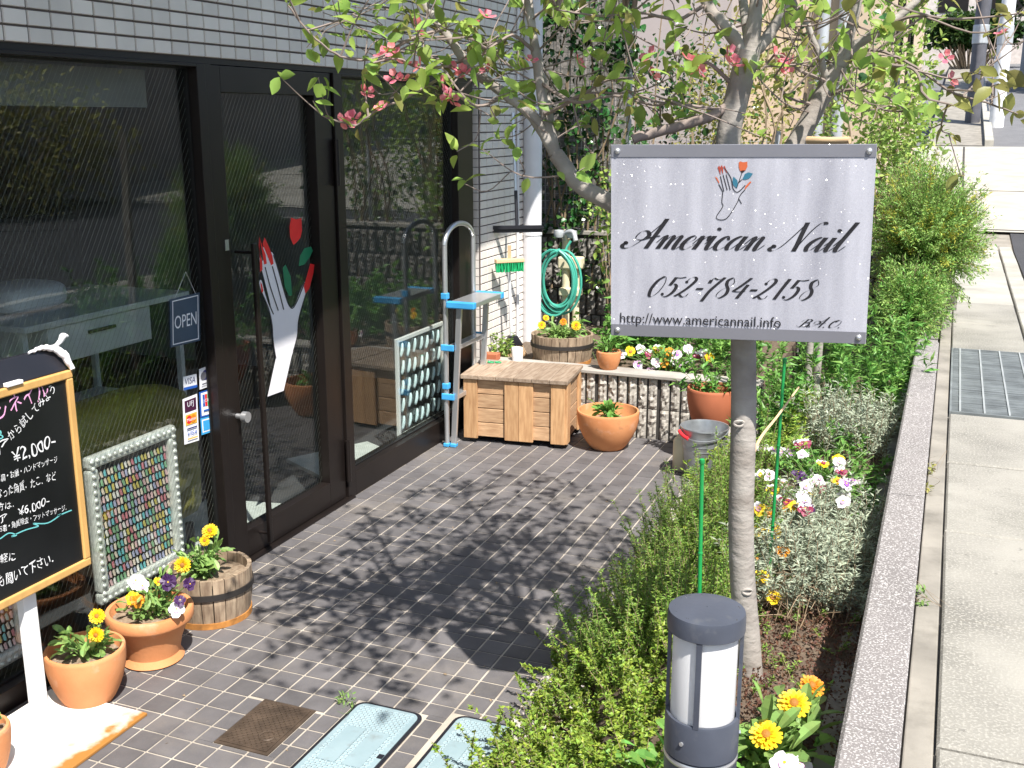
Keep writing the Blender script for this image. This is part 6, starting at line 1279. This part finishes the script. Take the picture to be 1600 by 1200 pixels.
GL = {
 'A': ([[(-.62, .42), (-.72, .2), (-.55, .0), (-.2, .12), (.2, .75), (.5, 1.5), (.72, 2.15)], [(.72, 2.2), (.70, 1.4), (.66, .7), (.64, .0)], [(.95, .95), (.45, .78), (.05, .62), (-.28, .8), (-.2, 1.2), (.1, 1.3), (.35, 1.0), (.3, .8)], [(-.62, .40, .13)]], 1.10),
 'm': ([[(-.1, .45), (.08, .92), (.2, .95), (.19, .5), (.17, 0)], [(.18, .1), (.3, .62), (.48, .97), (.6, .9), (.58, .5), (.56, 0)], [(.57, .1), (.7, .62), (.88, .97), (1.0, .9), (.97, .45), (.99, .06), (1.12, .0), (1.35, .4)]], 1.28),
 'n': ([[(-.1, .45), (.08, .92), (.2, .95), (.19, .5), (.17, 0)], [(.18, .1), (.3, .62), (.48, .97), (.6, .9), (.57, .45), (.59, .06), (.72, .0), (.95, .4)]], .88),
 'e': ([[(-.1, .35), (.3, .5), (.52, .78), (.42, .99), (.2, .85), (.06, .45), (.14, .06), (.38, .0), (.72, .42)]], .66),
 'r': ([[(-.1, .4), (.1, .95), (.17, .98)], [(.17, .98), (.18, .5), (.15, 0)], [(.16, .2), (.28, .7), (.46, .98), (.58, .92)], [(.52, .88, .09)], [(.56, .9), (.6, .7), (.66, .62)]], .64),
 'i': ([[(-.1, .4), (.14, .95)], [(.14, 1.0), (.11, .5), (.13, .1), (.26, .0), (.5, .4)], [(.12, 1.5, .12)]], .46),
 'c': ([[(.50, .82), (.44, .98), (.22, .88), (.06, .45), (.14, .06), (.38, .0), (.7, .42)], [(.48, .8, .09)]], .64),
 'a': ([[(.62, .85), (.42, 1.0), (.16, .75), (.04, .35), (.14, .02), (.34, .12), (.56, .6), (.64, .95)], [(.66, 1.0), (.62, .5), (.63, .1), (.76, .0), (1.0, .4)]], .96),
 'l': ([[(-.1, .4), (.1, 1.1), (.22, 1.9)], [(.24, 2.1), (.17, 1.2), (.12, .5), (.14, .1), (.28, .0), (.5, .4)]], .48),
 'N': ([[(-.45, .32), (-.55, .12), (-.35, -.02), (-.05, .3), (.2, 1.1), (.42, 2.0)], [(.42, 2.05), (.55, 1.2), (.68, .5), (.74, -.02)], [(.74, .0), (.8, .7), (.92, 1.5), (1.1, 2.0), (1.3, 2.08), (1.4, 1.92)], [(-.42, .32, .13)]], 1.22),
 ' ': ([], 1.0),
 '0': ([[(.42, 1.6), (.15, 1.25), (.05, .6), (.18, .05), (.4, 0), (.62, .4), (.68, 1.05), (.55, 1.5), (.42, 1.6)]], .92),
 '5': ([[(.85, 1.58), (.55, 1.5), (.25, 1.52)], [(.25, 1.55), (.2, 1.2), (.15, .9)], [(.15, .88), (.4, 1.02), (.6, .8), (.58, .35), (.35, .02), (.1, .03), (-.02, .2)], [(.02, .2, .10)]], .90),
 '2': ([[(.12, 1.2), (.25, 1.5), (.5, 1.6), (.66, 1.35), (.5, .85), (.2, .35), (-.05, .05)], [(-.05, .08), (.15, .2), (.4, .02), (.62, .05), (.7, .28)], [(.16, 1.2, .10)]], .92),
 '7': ([[(.05, 1.25), (.15, 1.55), (.4, 1.45), (.62, 1.5), (.78, 1.62)], [(.78, 1.62), (.5, .95), (.34, .45), (.26, -.3)], [(.05, 1.4), (.04, 1.15)]], .86),
 '8': ([[(.62, 1.35), (.45, 1.6), (.22, 1.4), (.3, 1.05), (.55, .7), (.6, .3), (.35, 0), (.08, .18), (.12, .55), (.4, .88), (.66, 1.15), (.62, 1.38)]], .92),
 '4': ([[(.62, 1.62), (.35, 1.1), (.0, .55)], [(.0, .55), (.35, .52), (.75, .58)], [(.66, 1.1), (.58, .6), (.5, .0)]], .92),
 '1': ([[(.05, 1.15), (.3, 1.35), (.46, 1.6)], [(.46, 1.62), (.38, .9), (.32, .0)]], .78),
 '-': ([[(.08, .62), (.5, .62)], [(.08, .67), (.5, .67)], [(.08, .72), (.5, .72)]], .62),
 'B': ([[(.35, 1.6), (.25, .9), (.15, .05), (-.1, .0), (-.3, .25)], [(-.2, 1.1), (.05, 1.5), (.55, 1.62), (.85, 1.35), (.65, .98), (.35, .88)], [(.35, .88), (.8, .8), (.85, .4), (.6, .05), (.3, .06)]], 1.15),
 'O': ([[(.55, 1.62), (.15, 1.3), (.05, .6), (.25, .05), (.6, .05), (.9, .5), (.95, 1.15), (.7, 1.55), (.45, 1.5), (.35, 1.2)]], 1.2),
 '.': ([[(.02, .07, .09)]], .42)}
def lettering(s, box, thick, hair=.1, name='lettering'):
    """fit the pen-written text into box (u0, v_top, u1, v_bottom) of the face"""
    x = 0; Qs = []
    for ch_ in s:
        g, adv = GL[ch_]; q = pen(g, x, thick, hair); Qs.append(q); x += adv
    allp = np.concatenate([p for q in Qs for p in q]); lo, hi = allp.min(0), allp.max(0); u0, v0, u1, v1 = box
    for q in Qs:
        if not q: continue
        m = MB()
        for p in q:
            P3 = [S(u0 + (a - lo[0]) / (hi[0] - lo[0]) * (u1 - u0), v1 - (b_ - lo[1]) / (hi[1] - lo[1]) * (v1 - v0), .0012) for a, b_ in p]; m.poly(P3)
        stuff(m.build('letter', 'ink', face))
lettering('American Nail', (.036, .375, .955, .535), .25, .27)
lettering('052-784-2158', (.148, .672, .815, .802), .22, .27)
lettering('B.A.O.', (.735, .865, .905, .922), .20, .38)
V, F = text_mesh('http://www.americannail.info'); lo, hi = V.min(0), V.max(0); m = MB(); m.add([S(.038 + (x_ - lo[0]) / (hi[0] - lo[0]) * .637, .946 - (y_ - lo[1]) / (hi[1] - lo[1]) * .072, .0026) for x_, y_, z_ in V], F); stuff(m.build('web_address', 'ink', face))
def LG(pts): # logo zoom coordinates -> face
    out = []
    for x_, y_ in pts:
        px, py = 1080 + x_ * .09375, 240 + y_ * .09375; u_ = (px - 956) / 411.; v_ = (py - (226 + u_ * 2)) / (300 + u_ * 12); out.append(S(u_, v_, .0012))
    return out
for pts in ([(520, 500), (575, 600), (590, 640), (580, 800), (598, 870), (490, 1055), (660, 1070), (830, 820), (880, 690), (965, 590)], [(545, 370), (610, 620)], [(590, 350), (665, 600)], [(640, 345), (715, 600)], [(610, 240), (720, 400), (760, 570), (840, 635), (965, 520)], [(900, 330), (850, 480), (820, 570)], [(860, 740), (910, 825)], [(905, 430), (850, 480)]):
    m = MB(); line_on(m, cr(pts, 4), 13, LG, np.zeros(3)); m.build('logo_line', 'ink', face)
for pts, mat in (([(495, 230), (545, 360), (548, 250), (520, 200)], 'ink_red'), ([(540, 220), (585, 345), (590, 250), (565, 190)], 'ink_red'), ([(590, 220), (655, 335), (640, 270), (610, 200)], 'ink_red'), ([(450, 375), (525, 495), (530, 470), (490, 400)], 'ink_rose'), ([(950, 605), (1065, 470), (1040, 460), (965, 540)], 'ink_rose'), ([(845, 150), (870, 135), (920, 150), (985, 140), (990, 220), (960, 280), (900, 320), (865, 280), (845, 220)], 'ink_rose'), ([(875, 290), (905, 325), (960, 280), (915, 280)], 'ink'), ([(760, 380), (830, 440), (838, 500), (820, 570), (765, 520), (750, 470)], 'ink_teal'), ([(910, 425), (950, 340), (1010, 312), (1085, 335), (1030, 410), (960, 432)], 'ink_teal')):
    m = MB(); flat_ngon(m, LG(pts)); m.build('logo_shape', mat, face)
